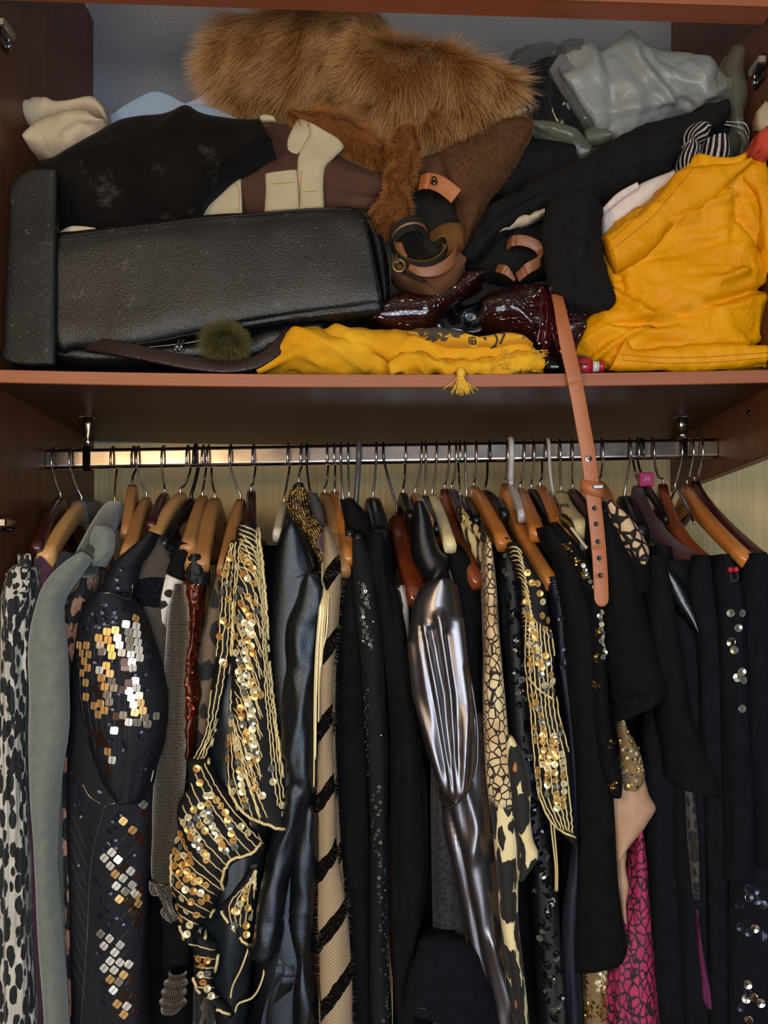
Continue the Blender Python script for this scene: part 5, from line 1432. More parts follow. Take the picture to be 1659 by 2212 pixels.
# cream rolled trousers
g = onshelf('trousers', 'cream twill trousers rolled up beside the wardrobe side', 'trousers', 140, 330, .16)
blob('rolled_leg', [(53, 220, 56, 262), (58, 212, 68, 276), (80, 207, 100, 268), (118, 217, 140, 258), (168, 213, 190, 246), (200, 212, 214, 252), (226, 236, 230, 264)], M['cream_twill'], g, Y=.17, f=.035, b=.05, m=50, dis=[('n', .004, (18, 18, 18), 2), ('p', [(62, 212), (84, 262)], -.002, 4), ('p', [(100, 215), (90, 250)], .003, 10)])
blob('folded_leg', [(54, 292, 64, 322), (60, 280, 78, 328), (76, 261, 102, 336), (112, 241, 140, 328), (152, 234, 172, 306), (192, 236, 200, 296), (216, 256, 214, 284), (232, 262, 228, 280)], M['cream_twill'], g, Y=.13, f=.04, b=.06, m=50, dis=[('n', .005, (18, 18, 18), 2), ('p', [(72, 272), (92, 300), (105, 332)], -.0025, 3), ('p', [(140, 290), (170, 268), (190, 276)], -.006, 12)])
# blue card
V, Fc, uv = blob_geo([(150, 305, 170, 330), (200, 279, 215, 330), (250, 244, 260, 310), (300, 212, 305, 300), (335, 198, 340, 290), (365, 205, 365, 290), (395, 221, 395, 300), (425, 226, 425, 310), (470, 236, 470, 310), (525, 262, 522, 300)], Y=.2, f=.0012, b=.0012, tp=0, sq=.6, dis=[('n', .004, (9, 9, 9), 2)])
g = onshelf('card', 'curved sheet of pale blue card behind the black suede', 'card', 330, 300, .2)
mk('sheet', V, Fc, M['blue_card'], g, uv)
blob('raised_corner', [(398, 224, 404, 236), (430, 210, 440, 240), (455, 190, 462, 245), (480, 160, 490, 250), (500, 150, 505, 260)], fabric('lilac_card', '#9c9ab0', '#a9a7bb', sheen=0), g, Y=.24, f=.0012, b=.0012, tp=0)
# black suede
g = onshelf('skirt', 'dusty black suede skirt folded over the leather bag', 'skirt', 330, 480, .12)
blob('body', [(84, 350, 92, 366), (124, 326, 127, 488), (170, 300, 170, 492), (230, 264, 230, 496), (300, 239, 300, 492), (360, 228, 360, 484), (410, 227, 415, 468), (455, 240, 445, 424), (500, 252, 490, 380), (545, 255, 540, 348), (562, 258, 566, 330), (588, 312, 590, 318)],
     M['black_suede'], g, Y=.115, f=.045, b=.12, m=60, n=64, sq=.7, dis=[('n', .004, (12, 12, 12), 3), ('p', [(405, 232), (330, 300), (200, 330)], .006, 16), ('p', [(340, 380), (470, 345), (560, 290)], .006, 12), ('p', [(250, 400), (300, 430), (380, 470)], -.006, 12), ('p', [(140, 465), (240, 470), (300, 490)], .005, 8)])
# brown suede coat with cream trim
g = onshelf('coat', 'brown suede coat trimmed with cream suede bands', 'coat', 620, 450, .16)
blob('body', [(425, 400, 425, 470), (470, 330, 460, 468), (520, 276, 520, 464), (570, 264, 570, 462), (620, 264, 620, 460), (680, 292, 680, 458), (740, 332, 740, 455), (790, 356, 790, 452), (832, 384, 828, 430)], M['brown_suede'], g, Y=.165, f=.03, b=.1, m=50, sq=.7,
     dis=[('n', .004, (14, 14, 14), 2), ('p', [(560, 400), (520, 395), (470, 400)], .004, 6), ('p', [(690, 360), (760, 380), (820, 400)], .008, 14), ('p', [(700, 415), (760, 425), (820, 430)], -.006, 7)])
TR = lambda nm, rows, **k: blob(nm, rows, M['cream_suede'], g, Y=k.pop('Y', .138), f=.007, b=.012, tp=.2, sq=.5, m=30, n=40, dis=[('n', .0022, (22, 22, 22), 2)], label='cream suede trim', **k)
TR('trim_band', [(424, 462, 424, 470), (450, 414, 450, 468), (490, 376, 490, 464), (512, 362, 518, 462), (520, 372, 523, 460)])
TR('trim_band', [(640, 254, 686, 271), (625, 290, 668, 306), (608, 336, 650, 346), (594, 374, 642, 369)], Y=.142)
TR('trim_band', [(571, 376, 642, 368), (572, 412, 645, 405), (572, 456, 648, 450)])
TR('trim_band', [(664, 262, 735, 305), (668, 282, 742, 314), (655, 308, 722, 338), (645, 330, 704, 358), (641, 362, 701, 392), (645, 402, 700, 416), (648, 452, 698, 448)], Y=.132)
TR('trim_band', [(560, 252, 566, 262), (575, 248, 584, 262), (590, 250, 596, 264)], Y=.18)
cords('stitching', bvh(*[c for c in g.children if c.name.startswith('trim_band')]), [[(572, 399), (644, 393)], [(652, 370), (648, 445)], [(655, 415), (698, 412)], [(492, 380), (512, 400), (516, 455)], [(430, 455), (455, 420), (500, 378)]], .0004, M['stitch_brown'], g)
# black tote
g = onshelf('briefcase', 'long dusty black leather case lying on its side, spanning half the shelf', 'bag', 470, 790, .05)
o = blob('body', [(118, 508, 118, 742), (124, 504, 124, 754), (160, 501, 160, 757), (230, 492, 230, 757), (330, 479, 330, 745), (420, 467, 420, 724), (560, 455, 560, 704), (700, 445, 700, 690), (762, 446, 790, 681), (780, 456, 820, 676), (790, 475, 829, 668)],
     M['tote'], g, Y=.045, f=.022, b=.22, m=60, n=72, sq=.42, fq=.6, tp=.04, dis=[('n', .003, (10, 10, 10), 2), ('p', [(128, 515), (240, 500), (420, 475), (700, 455)], .0015, 6), ('p', [(520, 698), (650, 678), (826, 655)], -.003, 4)])
bv = bvh(o)
cords('stitching', bv, [[(128, 512), (230, 499), (330, 487), (420, 475), (560, 463), (700, 453), (765, 453)], [(766, 453), (788, 500), (806, 560), (823, 648)], [(210, 752), (330, 738), (420, 720), (560, 698), (690, 676), (822, 652)]], .0006, M['black_cord'], g, 8)
o = blob('end_flap', [(366, 74, 123), (374, 42, 124), (396, 23, 124), (450, 19, 123), (520, 16, 121), (650, 10, 120), (740, 8, 119), (778, 8, 118), (788, 40, 116)], M['tote_flap'], g, Y=.02, f=.006, b=.03, sq=.35, fq=.6, tp=.1, m=40, dis=[('n', .002, (10, 10, 10), 2), ('p', [(112, 380), (108, 600), (106, 770)], -.001, 3)])
cords('stitching', bvh(o), [[(118, 372), (116, 520), (112, 770)]], .0006, M['black_cord'], g, 8)
blob('inner_edge', [(128, 500, 136, 509), (150, 488, 162, 505), (180, 488, 190, 500), (206, 492, 208, 498)], M['cream_suede'], g, Y=.06, f=.006, b=.02)
blob('end_gusset', [(455, 770, 790), (500, 792, 822), (560, 806, 838), (620, 818, 842), (668, 826, 840)], M['tote_flap'], g, Y=.1, f=.02, b=.06)
# handbag beneath
g = onshelf('handbag', 'black handbag squashed under the case, with brown strap and olive pompom', 'bag', 330, 800, .05)
blob('body', [(112, 748, 112, 790), (160, 742, 160, 800), (250, 748, 250, 802), (350, 740, 350, 802), (450, 722, 450, 800), (560, 700, 560, 800), (640, 696, 640, 760), (700, 694, 700, 740)], M['bag_black'], g, Y=.09, f=.05, b=.14, dis=CRIN(.002, 14))
strap('strap', [P(188, 742, .035), P(250, 752, .02), P(330, 768, .012), P(420, 786, .008), P(500, 792, .008), P(560, 780, .012), P(600, 752, .02), P(622, 722, .04), P(628, 712, .07)], [.02, .021, .02, .019, .018, .018, .02], .006, M['strap_brown'], g, 60, (0, .35, 1), label='dark brown leather strap')
tube('handle', [P(545, 712, .07), P(570, 744, .05), P(610, 756, .04), P(660, 756, .035), P(720, 746, .035), P(768, 726, .045), P(795, 700, .07)], .0068, M['bag_black'], g, 14, 60)
for px in (552, 585):
    strap('handle_tab', [P(px, 722, .06), P(px - 6, 740, .045), P(px - 10, 762, .05)], .012, .003, M['bag_black'], g, 10)
tube('zipper', [P(300, 752, .038), P(390, 743, .036), P(470, 730, .04)], .0016, M['steel_dark'], g, 6, 20)
for d in (-4, 5):
    strap('zipper_pull', [P(392 + d, 732, .033), P(386 + d, 748, .028), P(380 + d, 758, .028)], .004, .0015, M['steel_dark'], g, 10)
pm = lathe('pompom_core', [(0, -.016), (.012, -.013), (.02, -.006), (.022, 0), (.02, .006), (.012, .013), (0, .016)], P(488, 742, .012), M['pom'], g, (0, .2, 1), 16)
fur('pompom_fur', g, [pm], 5200, .016, lambda p: Vector((0, -.1, .1)), .00016, M['pom'], 1.1, .5, 90, 5, .2, 1.1)

# fox fur
g = onshelf('fur_stole', 'big ginger fox fur stole draped over the pile', 'fur', 780, 330, .2)
L1 = blob('pelt', [(476, 108, 482, 200), (498, 66, 510, 222), (545, 38, 555, 230), (605, 30, 612, 220), (680, 20, 690, 206), (755, 30, 765, 196), (810, 50, 815, 186), (850, 90, 840, 166)], M['fox_skin'], g, Y=.24, f=.085, b=.1, m=40, dis=[('n', .008, (12, 12, 12), 2)])
L2 = blob('pelt', [(785, 75, 770, 150), (822, 90, 786, 222), (880, 95, 830, 262), (940, 100, 900, 288), (1000, 120, 975, 292), (1050, 145, 1030, 275), (1082, 175, 1070, 245), (1092, 200, 1088, 225)], M['fox_skin'], g, Y=.19, f=.09, b=.1, m=40, dis=[('n', .008, (12, 12, 12), 2)])
L3 = blob('pelt', [(622, 246, 626, 258), (660, 240, 655, 284), (710, 242, 700, 306), (760, 262, 740, 318), (800, 290, 782, 330), (832, 318, 815, 338)], M['fox_skin'], g, Y=.17, f=.04, b=.06, dis=[('n', .004, (16, 16, 16), 2)])
L4 = blob('tail', [(905, 285, 850, 282), (912, 315, 852, 325), (900, 345, 848, 358), (888, 372, 836, 378), (888, 392, 828, 398), (862, 408, 832, 404), (880, 430, 818, 424), (878, 452, 812, 446), (846, 466, 806, 458), (842, 486, 798, 478), (826, 496, 808, 492)], M['fox_skin'], g, Y=.1, f=.03, b=.03, m=60, dis=[('n', .008, (26, 26, 26), 2)])
def lay(c, a=.9, up=.25):
    c = P(*c)
    def f(p):
        v = Vector((p.x - c.x, (p.y - c.y) * .3, p.z - c.z))
        v.normalize()
        return v * a + Vector((0, -.15, -up))
    return f
def lay1(p):
    s = noise.noise(p * 7) * 1.6
    return Vector((-.75 + .5 * s, -.25, -.35 + .5 * math.sin(p.x * 14)))
fur('fur_pile', g, [L1], 17000, .044, lay1, .00019, M['fox'], .42, .22, 30, 6, .35)
fur('fur_pile', g, [L2], 17000, .040, lay((905, 150, .19), .8, .3), .00019, M['fox'], .45, .22, 30, 6, .35)
fur('fur_pile', g, [L3], 5000, .020, lambda p: Vector((.5, -.1, -.2)), .00018, M['fox_dark'], .5, .3, 50, 5)
fur('fur_pile', g, [L4], 6500, .0105, lambda p: Vector((-.1, -.2, -.25)), .0002, M['fox_dark'], .8, .5, 90, 4)

# brown suede bag with fur-side flap
g = onshelf('shoulder_bag', 'brown suede shoulder bag lying open with a brass zip', 'bag', 930, 630, .06)
blob('flap', [(886, 340, 905, 380), (925, 330, 925, 392), (962, 318, 972, 402), (985, 312, 985, 420)], M['bag_brown'], g, Y=.15, f=.02, b=.02, dis=[('n', .002, (20, 20, 20), 2)])
fl = blob('fleece_flap', [(958, 318, 966, 376), (985, 305, 984, 428), (1015, 292, 1000, 492), (1045, 277, 1006, 534), (1075, 262, 1040, 460), (1105, 252, 1072, 405), (1132, 252, 1110, 350), (1150, 266, 1142, 292)], M['bag_brown'], g, Y=.12, f=.02, b=.02, m=50, dis=[('n', .004, (14, 14, 14), 2)])
fur('nap', g, [fl], 9000, .005, lambda p: Vector((.25, -.1, -.35)), .00016, M['nap'], .8, .5, 120, 4)
blob('inside', [(860, 400, 850, 480), (900, 390, 890, 500), (950, 395, 950, 520), (995, 420, 1000, 540)], M['bag_dark'], g, Y=.16, f=.01, b=.03)
blob('inner_panel', [(925, 500, 935, 570), (960, 480, 960, 560), (1000, 478, 1002, 545)], fabric('ochre_suede', '#5a3a18', '#704a20'), g, Y=.13, f=.012, b=.02)
tb = strap('snap_tab', [P(906, 396, .092), P(922, 391, .08), P(944, 395, .073), P(966, 408, .07), P(986, 425, .068)], .021, .003, M['tan'], g, 20, (.42, -.3, .9), label='tan leather snap tab')
lathe('snap_stud', [(0, 0), (.0048, 0), (.0048, .001), (.0022, .002), (.002, .004), (.0034, .0055), (.003, .008), (0, .0085)], P(938, 394, .071), M['antique'], tb, (-.1, -1, .45), 14)
blob('pouch', [(846, 545, 848, 585), (858, 560, 868, 606), (888, 570, 900, 626), (930, 570, 938, 642), (965, 552, 968, 630), (990, 536, 992, 604), (1007, 552, 1006, 578)], M['bag_brown'], g, Y=.055, f=.025, b=.08, dis=[('n', .003, (18, 18, 18), 2), ('p', [(875, 590), (905, 600), (935, 628)], -.005, 4)])
mo = [P(852, 532, .05), P(858, 548, .038), P(872, 562, .029), P(894, 571, .024), P(920, 572, .023), P(944, 563, .025), P(960, 546, .032), P(966, 530, .042), P(960, 519, .052), P(950, 521, .06), P(940, 530, .066)]
strap('zip_tape', mo, .0085, .002, M['bag_dark'], g, 60, (0, -.25, 1))
strap('leather_rim', [P(884, 576, .024), P(905, 586, .020), P(935, 586, .020), P(962, 574, .023), P(982, 554, .03), P(986, 536, .04)], [.007, .012, .014, .014, .013, .009], .003, M['tan_dull'], g, 50, (0, -.2, 1), label='tan leather rim')
strap('lower_rim', [P(872, 588, .030), P(895, 598, .024), P(918, 607, .022)], [.006, .006, .003], .003, M['bag_dark'], g, 20, (0, -.2, 1))
tp_ = smooth_path(mo, 64)
parts = []
for i in range(62):
    q = Vector(tp_[i]) + Vector((0, -.0012, .0045))
    parts.append(box_geo(q - Vector((.0006, .0012, .0012)), q + Vector((.0006, .0012, .0012)), .0002))
V, Fc = merge(parts)
mk('zip_teeth', V, Fc, M['gold_bead'], g, fixn=False, smooth=False, kind='stuff')
q = P(862, 574, .022)
pl = strap('zip_pull', [P(856, 548, .026), P(858, 562, .021), P(861, 568, .02)], [.004, .005, .007], .002, M['antique'], g, 10)
rp = [q + Vector((.0075 * math.cos(a), -.001, .0075 * math.sin(a))) for a in np.linspace(0, 2 * math.pi, 25)]
tube('pull_ring', rp, .0022, M['antique'], pl, 8, flat=.5)
for k_, (r_, mt_) in enumerate(((.013, 'bag_dark'), (.007, 'tan_dull'), (.009, 'bag_dark'))):
    dy = 7 * k_
    strap('opening_rim', [P(847, 534 + dy*.3, .075), P(850, 508 + dy, .066 - .004*k_), P(868, 486 + dy, .058 - .004*k_), P(892, 478 + dy, .056 - .004*k_), P(912, 484 + dy, .06), P(922, 500 + dy, .072), P(924, 520, .08)], r_, .003, M[mt_], g, 30, (0, -.4, 1))
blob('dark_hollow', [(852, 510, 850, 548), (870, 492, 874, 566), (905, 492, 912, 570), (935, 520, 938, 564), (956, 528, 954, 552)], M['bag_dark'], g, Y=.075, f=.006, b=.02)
blob('inner_cloth', [(866, 520, 872, 546), (884, 502, 896, 566), (905, 508, 922, 570), (918, 535, 934, 566)], M['black_suede'], g, Y=.062, f=.010, b=.02, dis=CRIN(.002, 30))
strap('leather_tag', [P(862, 524, .055), P(866, 540, .046), P(874, 556, .040)], .009, .002, M['tan_dull'], g, 12, (1, .2, .4))

# maroon patent bag
g = onshelf('patent_bag', 'maroon crocodile patent bag crumpled behind the yellow scarf', 'bag', 1030, 740, .09)
blob('side', [(786, 676, 788, 690), (830, 645, 835, 712), (868, 622, 880, 722), (915, 628, 925, 716), (965, 610, 962, 680), (1010, 585, 1005, 645), (1045, 582, 1042, 610)], M['maroon_croc'], g, Y=.075, f=.035, b=.06, m=50, dis=[('n', .006, (14, 14, 14), 2), ('r', .002, (14, 14, 14), 1)])
blob('side', [(1040, 640, 1045, 700), (1090, 618, 1100, 724), (1140, 604, 1155, 744), (1185, 610, 1195, 772), (1228, 640, 1240, 778), (1264, 662, 1256, 745)], M['maroon_croc'], g, Y=.075, f=.04, b=.08, m=50, dis=[('n', .006, (14, 14, 14), 2), ('r', .003, (18, 18, 18), 1)])
blob('lining', [(900, 690, 905, 730), (980, 660, 990, 740), (1060, 650, 1070, 750), (1150, 660, 1150, 760), (1200, 690, 1200, 770)], M['black_patent'], g, Y=.11, f=.03, b=.08, dis=CRIN(.005, 24))
for pa in ([(1166, 622), (1182, 648), (1186, 690), (1180, 740), (1176, 765)], [(1192, 618), (1200, 660), (1198, 705), (1206, 745), (1220, 770)], [(1178, 700), (1190, 725), (1205, 738), (1212, 760)], [(1150, 640), (1168, 655), (1172, 700), (1165, 742)]):
    st = strap('bag_strap', [P(x, y, .02 + .008 * math.sin(i * 2)) for i, (x, y) in enumerate(pa)], .009, .0028, M['maroon'], g, 24, (1, .3, 0))
    for x, y in (pa[2], pa[3]):
        lathe('rivet', [(0, 0), (.0026, 0), (.0022, .0012), (0, .0016)], P(x, y, .0145), M['steel'], st, (0, -1, 0), 10)

# yellow scarf
g = onshelf('scarf', 'yellow woven scarf with fringe and dark print along the shelf front', 'scarf', 880, 806, .03)
SC = [('n', .005, (18, 18, 18), 3), ('r', .004, (16, 16, 22), 2)]
b1 = blob('cloth', [(556, 802, 558, 808), (590, 760, 595, 810), (630, 712, 640, 810), (690, 700, 700, 810), (760, 700, 770, 810), (830, 714, 838, 810), (900, 710, 905, 810), (960, 712, 968, 810), (1030, 724, 1038, 809), (1100, 732, 1105, 808), (1150, 748, 1156, 806), (1172, 778, 1172, 798)],
     M['scarf'], g, Y=.06, f=.045, b=.12, m=80, n=64, dis=SC + [('p', [(640, 720), (720, 745), (790, 800)], .006, 9), ('p', [(700, 705), (790, 750), (840, 805)], -.006, 8), ('p', [(560, 800), (640, 760), (700, 790)], .005, 9)])
t = NT('printed_scarf', Roughness=.9)
sp_ = t.sep()
pn_ = t.noise(48, t.map((1, .2, 1.6)), 3, .6)
pz_ = t.math('ADD', t.math('MULTIPLY', sp_[2], 13.), t.math('MULTIPLY', pn_, .85))
t.col(t.mix(t.ramp(pz_, [(.63, 0.), (.66, 1.)]), '#cf951a', '#423a2c'))
t.bump(t.noise(300), .3, .001)
M['scarf_printed'] = t.m
b2 = blob('printed_fold', [(880, 716, 884, 730), (930, 704, 936, 744), (975, 708, 980, 750), (1010, 718, 1014, 754), (1050, 724, 1056, 758), (1100, 718, 1108, 748), (1122, 724, 1138, 744), (1146, 744, 1150, 752)], M['scarf_printed'], g, Y=.03, f=.03, b=.05, m=50, dis=[('n', .003, (25, 25, 25), 2)])
b3 = blob('front_ruffle', [(840, 796, 844, 810), (868, 768, 880, 811), (905, 764, 915, 812), (945, 776, 950, 812), (1000, 782, 1005, 812), (1060, 778, 1065, 811), (1100, 762, 1110, 810), (1150, 770, 1158, 806), (1172, 784, 1172, 798)], M['scarf'], g, Y=.03, f=.032, b=.04, m=60, dis=[('r', .006, (26, 26, 26), 2), ('n', .003, (40, 40, 40), 2)])
bv = bvh(b2)
cords('printed_motif', bv, [[(1007, 724), (1009, 743), (1032, 747), (1030, 728), (1007, 724)]], .0011, M['yellow_thread'], g, 4, .2, 'stuff', .1)
cords('printed_motif', bv, [[(1013, 730), (1014, 740), (1027, 742), (1026, 731), (1013, 730)], [(1019, 730), (1020, 741)], [(1013, 735), (1027, 737)]], .0010, M['scarf_print'], g, 3, .1, 'stuff', .1)
cords('printed_motif', bv, [[(1068, 722), (1074, 732), (1070, 744), (1060, 752)], [(1090, 722), (1084, 734), (1080, 742)]], .0016, M['scarf_print'], g, 4, .2, 'stuff', .1)
cords('printed_motif', bv, [[(1040 + 9*k, 738 + 5*(k % 2)), (1043 + 9*k, 739 + 5*(k % 2))] for k in range(3)], .0011, M['scarf_print'], g, 2, 0, 'stuff', .1)
parts = []
for k in range(40):
    x = random.uniform(1085, 1168); y = random.uniform(772, 802)
    q = P(x, y, -.004 + .01 * random.random())
    parts.append(tube_geo([q + Vector((random.gauss(0, .008), random.gauss(0, .003), random.gauss(0, .004) + .004)) for _ in range(4)], .0006, 5, 12)[:2])
V, Fc = merge(parts)
mk('fringe', V, Fc, M['yellow_thread'], g, fixn=False, kind='stuff')
kn = lathe('tassel_knot', [(0, .008), (.004, .006), (.0062, .001), (.005, -.004), (.0038, -.006), (0, -.007)], P(996, 806, -.012), M['yellow_thread'], g, (0, 0, 1), 14)
parts = []
for k in range(70):
    a = random.random() * 6.28; rr = .0035 * math.sqrt(random.random()); sp = random.gauss(0, .007)
    q = P(996, 810, -.012) + Vector((rr * math.cos(a), rr * math.sin(a), 0))
    L_ = random.uniform(.017, .026)
    parts.append(tube_geo([q, q + Vector((sp * .35 + .001, -.001, -L_ * .45)), q + Vector((sp + .002, .001 * random.gauss(0, 1), -L_))], .00055, 5, 8)[:2])
V, Fc = merge(parts)
mk('tassel_threads', V, Fc, M['yellow_thread'], kn, fixn=False, kind='stuff')

# little spray bottle
zt = sag((1230 - CX) / F * (-CY + .02)) 
c0 = P(1170, 786, .018)
bz = zt + .0125
g = thing('spray_bottle', 'small clear plastic spray bottle with a red nozzle, lying behind the belt', 'bottle', (P(1235, 790, .018).x, .018, zt), SG)
bx_ = lambda px: (px - CX) / F * (.018 - CY)
X0 = bx_(1166)
lathe('bottle_body', [(0, 0), (.006, .0012), (.0105, .006), (.012, .014), (.012, .042), (.011, .044), (0, .044)], (X0, .018, bz), M['clear_plastic'], g, (1, 0, 0), 24)
lathe('dark_core', [(0, .022), (.009, .022), (.009, .042), (0, .0425)], (X0, .018, bz), M['black_patent'], g, (1, 0, 0), 20)
lathe('black_collar', [(.0085, .030), (.0115, .030), (.0115, .033), (.0085, .033)], (X0, .018, bz), M['h_black'], g, (1, 0, 0), 20)
cap = lathe('red_cap', [(0, .044), (.0128, .044), (.0128, .062), (.011, .065), (.0065, .066), (.0065, .076), (.0085, .078), (.0085, .081), (.004, .0812), (0, .078)], (X0, .018, bz), M['red_plastic'], g, (1, 0, 0), 24, label='ridged red cap and nozzle')
for k in range(8):
    a = 2 * math.pi * k / 8
    q = Vector((X0 + .053, .018 + .0127 * math.cos(a), bz + .0127 * math.sin(a)))
    box('cap_slot', q - Vector((.006, .0011, .0011)), q + Vector((.006, .0011, .0011)), M['h_black'], cap, .0003)
lathe('nozzle_sleeve', [(.0068, .0672), (.0071, .0672), (.0071, .0755), (.0068, .0755)], (X0, .018, bz), M['white_plastic'], cap, (1, 0, 0), 20)

# black knit
g = onshelf('sweater', 'black knitted sweater thrown across the pile with one sleeve hanging', 'sweater', 1200, 640, .1)
KN = [('n', .008, (20, 20, 20), 3)]
M['black_knit'] = fabric('black_knit', '#0d0c0c', '#161515', spec=.2, bump=.5, fine=600)
blob('body', [(1560, 228, 1566, 262), (1500, 232, 1530, 300), (1440, 245, 1475, 340), (1350, 282, 1390, 400), (1270, 330, 1310, 435), (1180, 372, 1225, 455), (1115, 405, 1150, 470), (1060, 450, 1080, 520), (1010, 515, 1030, 572), (1000, 545, 1008, 575)], M['black_knit'], g, Y=.1, f=.05, b=.1, m=60, dis=KN + [('p', [(1500, 300), (1350, 340), (1200, 410), (1080, 470), (1020, 540)], -.006, 8)])
blob('hanging_sleeve', [(425, 1190, 1292), (455, 1178, 1302), (500, 1170, 1306), (560, 1170, 1314), (1180, 600, 1328, 610), (1192, 632, 1336, 640), (1222, 656, 1334, 652), (1245, 668, 1322, 668)], M['black_knit'], g, Y=.03, f=.03, b=.05, m=50, dis=KN + [('p', [(1230, 440), (1222, 520), (1235, 620)], -.007, 9), ('p', [(1262, 440), (1268, 520)], .004, 8)])
blob('lower_mass', [(1000, 545, 1004, 580), (1040, 490, 1046, 600), (1100, 460, 1110, 605), (1150, 470, 1160, 600), (1190, 480, 1190, 600)], M['black_knit'], g, Y=.12, f=.04, b=.08, dis=KN)
blob('crumpled_top', [(1060, 360, 1070, 420), (1100, 330, 1110, 430), (1150, 300, 1160, 410), (1200, 296, 1210, 390), (1240, 310, 1240, 370)], M['black_knit'], g, Y=.16, f=.04, b=.08, dis=KN)
g = onshelf('scarf', 'narrow beige scarf end poking out between black knit folds', 'scarf', 1120, 490, .07)
blob('cloth', [(1072, 494, 1078, 500), (1100, 476, 1106, 490), (1140, 464, 1146, 478), (1176, 452, 1176, 462)], M['cream_twill'], g, Y=.068, f=.008, b=.02, dis=CRIN(.002, 50))
g = onshelf('belt', 'old brown leather belt looped under the black sweater sleeve', 'belt', 1120, 600, .06)
strap('strap', [P(1096, 530, .07), P(1110, 520, .055), P(1140, 522, .05), P(1168, 540, .05), P(1166, 562, .045), P(1140, 580, .04), P(1118, 600, .05)], .014, .0035, M['tan_dull'], g, 40, (.3, -.2, 1))
strap('strap_end', [P(1074, 580, .06), P(1092, 584, .045), P(1112, 606, .05)], [.011, .012, .004], .0035, M['tan_dull'], g, 16, (.4, -.2, 1))

# plastic bags
g = onshelf('mailing_bag', 'crumpled grey plastic mailing bag on top of the pile', 'bag', 1400, 280, .2)
o = blob('film', [(1190, 146, 1296, 284), (1202, 120, 1320, 288), (1222, 98, 1345, 287), (1290, 92, 1400, 270), (1352, 91, 1450, 240), (1430, 118, 1500, 230), (1500, 133, 1548, 222), (1545, 158, 1568, 212), (1568, 186, 1574, 202)], M['mailer'], g, Y=.17, f=.035, b=.08, m=70, n=64, sq=.7,
     dis=[('n', .003, (12, 12, 12), 2), ('c', .008, (9, 9, 9), 4.), ('c', .0035, (20, 20, 20), 5.), ('p', [(1296, 96), (1322, 180), (1325, 268)], -.008, 14), ('p', [(1352, 95), (1400, 165), (1455, 215)], .010, 12), ('p', [(1325, 240), (1400, 228), (1452, 215)], .008, 9), ('p', [(1455, 215), (1490, 228)], -.008, 10)])
cords('seal_strip', bvh(o), [[(1206, 150), (1240, 200), (1285, 265)]], .0022, M['clear_film'], g, 6, 0, None, .3)
strap('adhesive_flap', [P(1192, 146, .165), P(1208, 118, .155), P(1228, 98, .15), P(1262, 95, .15)], .020, .0008, M['clear_film'], g, 20, (.7, -.2, -.6))
g = onshelf('plastic_bag', 'clear plastic bag of black clothes beside the fox fur', 'bag', 1190, 300, .2)
blob('contents', [(1104, 190, 1104, 270), (1130, 150, 1135, 300), (1180, 120, 1180, 320), (1230, 130, 1240, 310), (1270, 200, 1275, 300)], M['black'], g, Y=.22, f=.05, b=.08, dis=KN)
blob('film', [(1098, 175, 1100, 290), (1112, 110, 1125, 305), (1150, 92, 1175, 325), (1200, 90, 1235, 320), (1240, 120, 1285, 310)], M['clear_film'], g, Y=.20, f=.06, b=.08, m=50, dis=[('r', .008, (22, 22, 14), 2)])
g = onshelf('plastic_bag', 'olive plastic bag with a clear striped edge above the black sweater', 'bag', 1210, 340, .14)
blob('film', [(1128, 268, 1132, 278), (1160, 262, 1162, 292), (1210, 268, 1212, 318), (1260, 290, 1258, 345), (1278, 310, 1270, 340)], M['olive_bag'], g, Y=.15, f=.02, b=.04, dis=[('r', .003, (30, 30, 30), 2)])
tube('clear_edge', [P(1150, 266, .13), P(1190, 276, .12), P(1235, 292, .12), P(1272, 318, .13)], [.004, .009, .011, .004], M['olive_film'], g, 10, 30)
blob('corner', [(1262, 280, 1270, 312), (1290, 262, 1300, 310), (1320, 285, 1322, 300)], M['olive_bag'], g, Y=.16, f=.012, b=.03)
g = onshelf('plastic_bag', 'translucent olive bag standing in the dark rear corner by the wardrobe side', 'bag', 1585, 320, .25)
blob('film', [(110, 1580, 1600), (160, 1560, 1606), (210, 1556, 1612), (260, 1566, 1612), (310, 1580, 1612), (345, 1590, 1610)], M['olive_film'], g, Y=.10, f=.03, b=.06, dis=[('r', .006, (18, 18, 12), 2)])
g = onshelf('wrap', 'folded brown checked wrap just showing above the grey mailing bag', 'cloth', 1500, 140, .26)
blob('cloth', [(1448, 120, 1450, 140), (1475, 110, 1478, 150), (1510, 120, 1510, 165), (1540, 140, 1535, 165)], M['brown_suede'], g, Y=.25, f=.02, b=.05, dis=CRIN(.003, 30))

# lurex scarf
g = onshelf('scarf', 'knotted black scarf with glittering silver stripes above the yellow jacket', 'scarf', 1520, 350, .1)
LX = [('n', .003, (25, 25, 25), 2)]
blob('knot', [(1480, 310, 1492, 316), (1478, 290, 1512, 306), (1490, 270, 1530, 300), (1510, 262, 1532, 292), (1528, 276, 1530, 286)], M['lurex'], g, Y=.062, f=.03, b=.05, dis=LX)
blob('loose_end', [(1478, 312, 1510, 306), (1468, 330, 1520, 316), (1462, 350, 1512, 345), (1464, 366, 1500, 366)], M['lurex'], g, Y=.056, f=.03, b=.05, dis=LX)
blob('loose_end', [(1525, 300, 1575, 296), (1518, 325, 1582, 318), (1512, 352, 1580, 350), (1520, 372, 1570, 372)], M['lurex'], g, Y=.062, f=.03, b=.05, dis=LX)
blob('loose_end', [(1548, 268, 1550, 276), (1575, 262, 1580, 285), (1600, 258, 1608, 300), (1608, 268, 1614, 320), (1612, 300, 1614, 340)], M['lurex'], g, Y=.10, f=.02, b=.04, dis=LX)
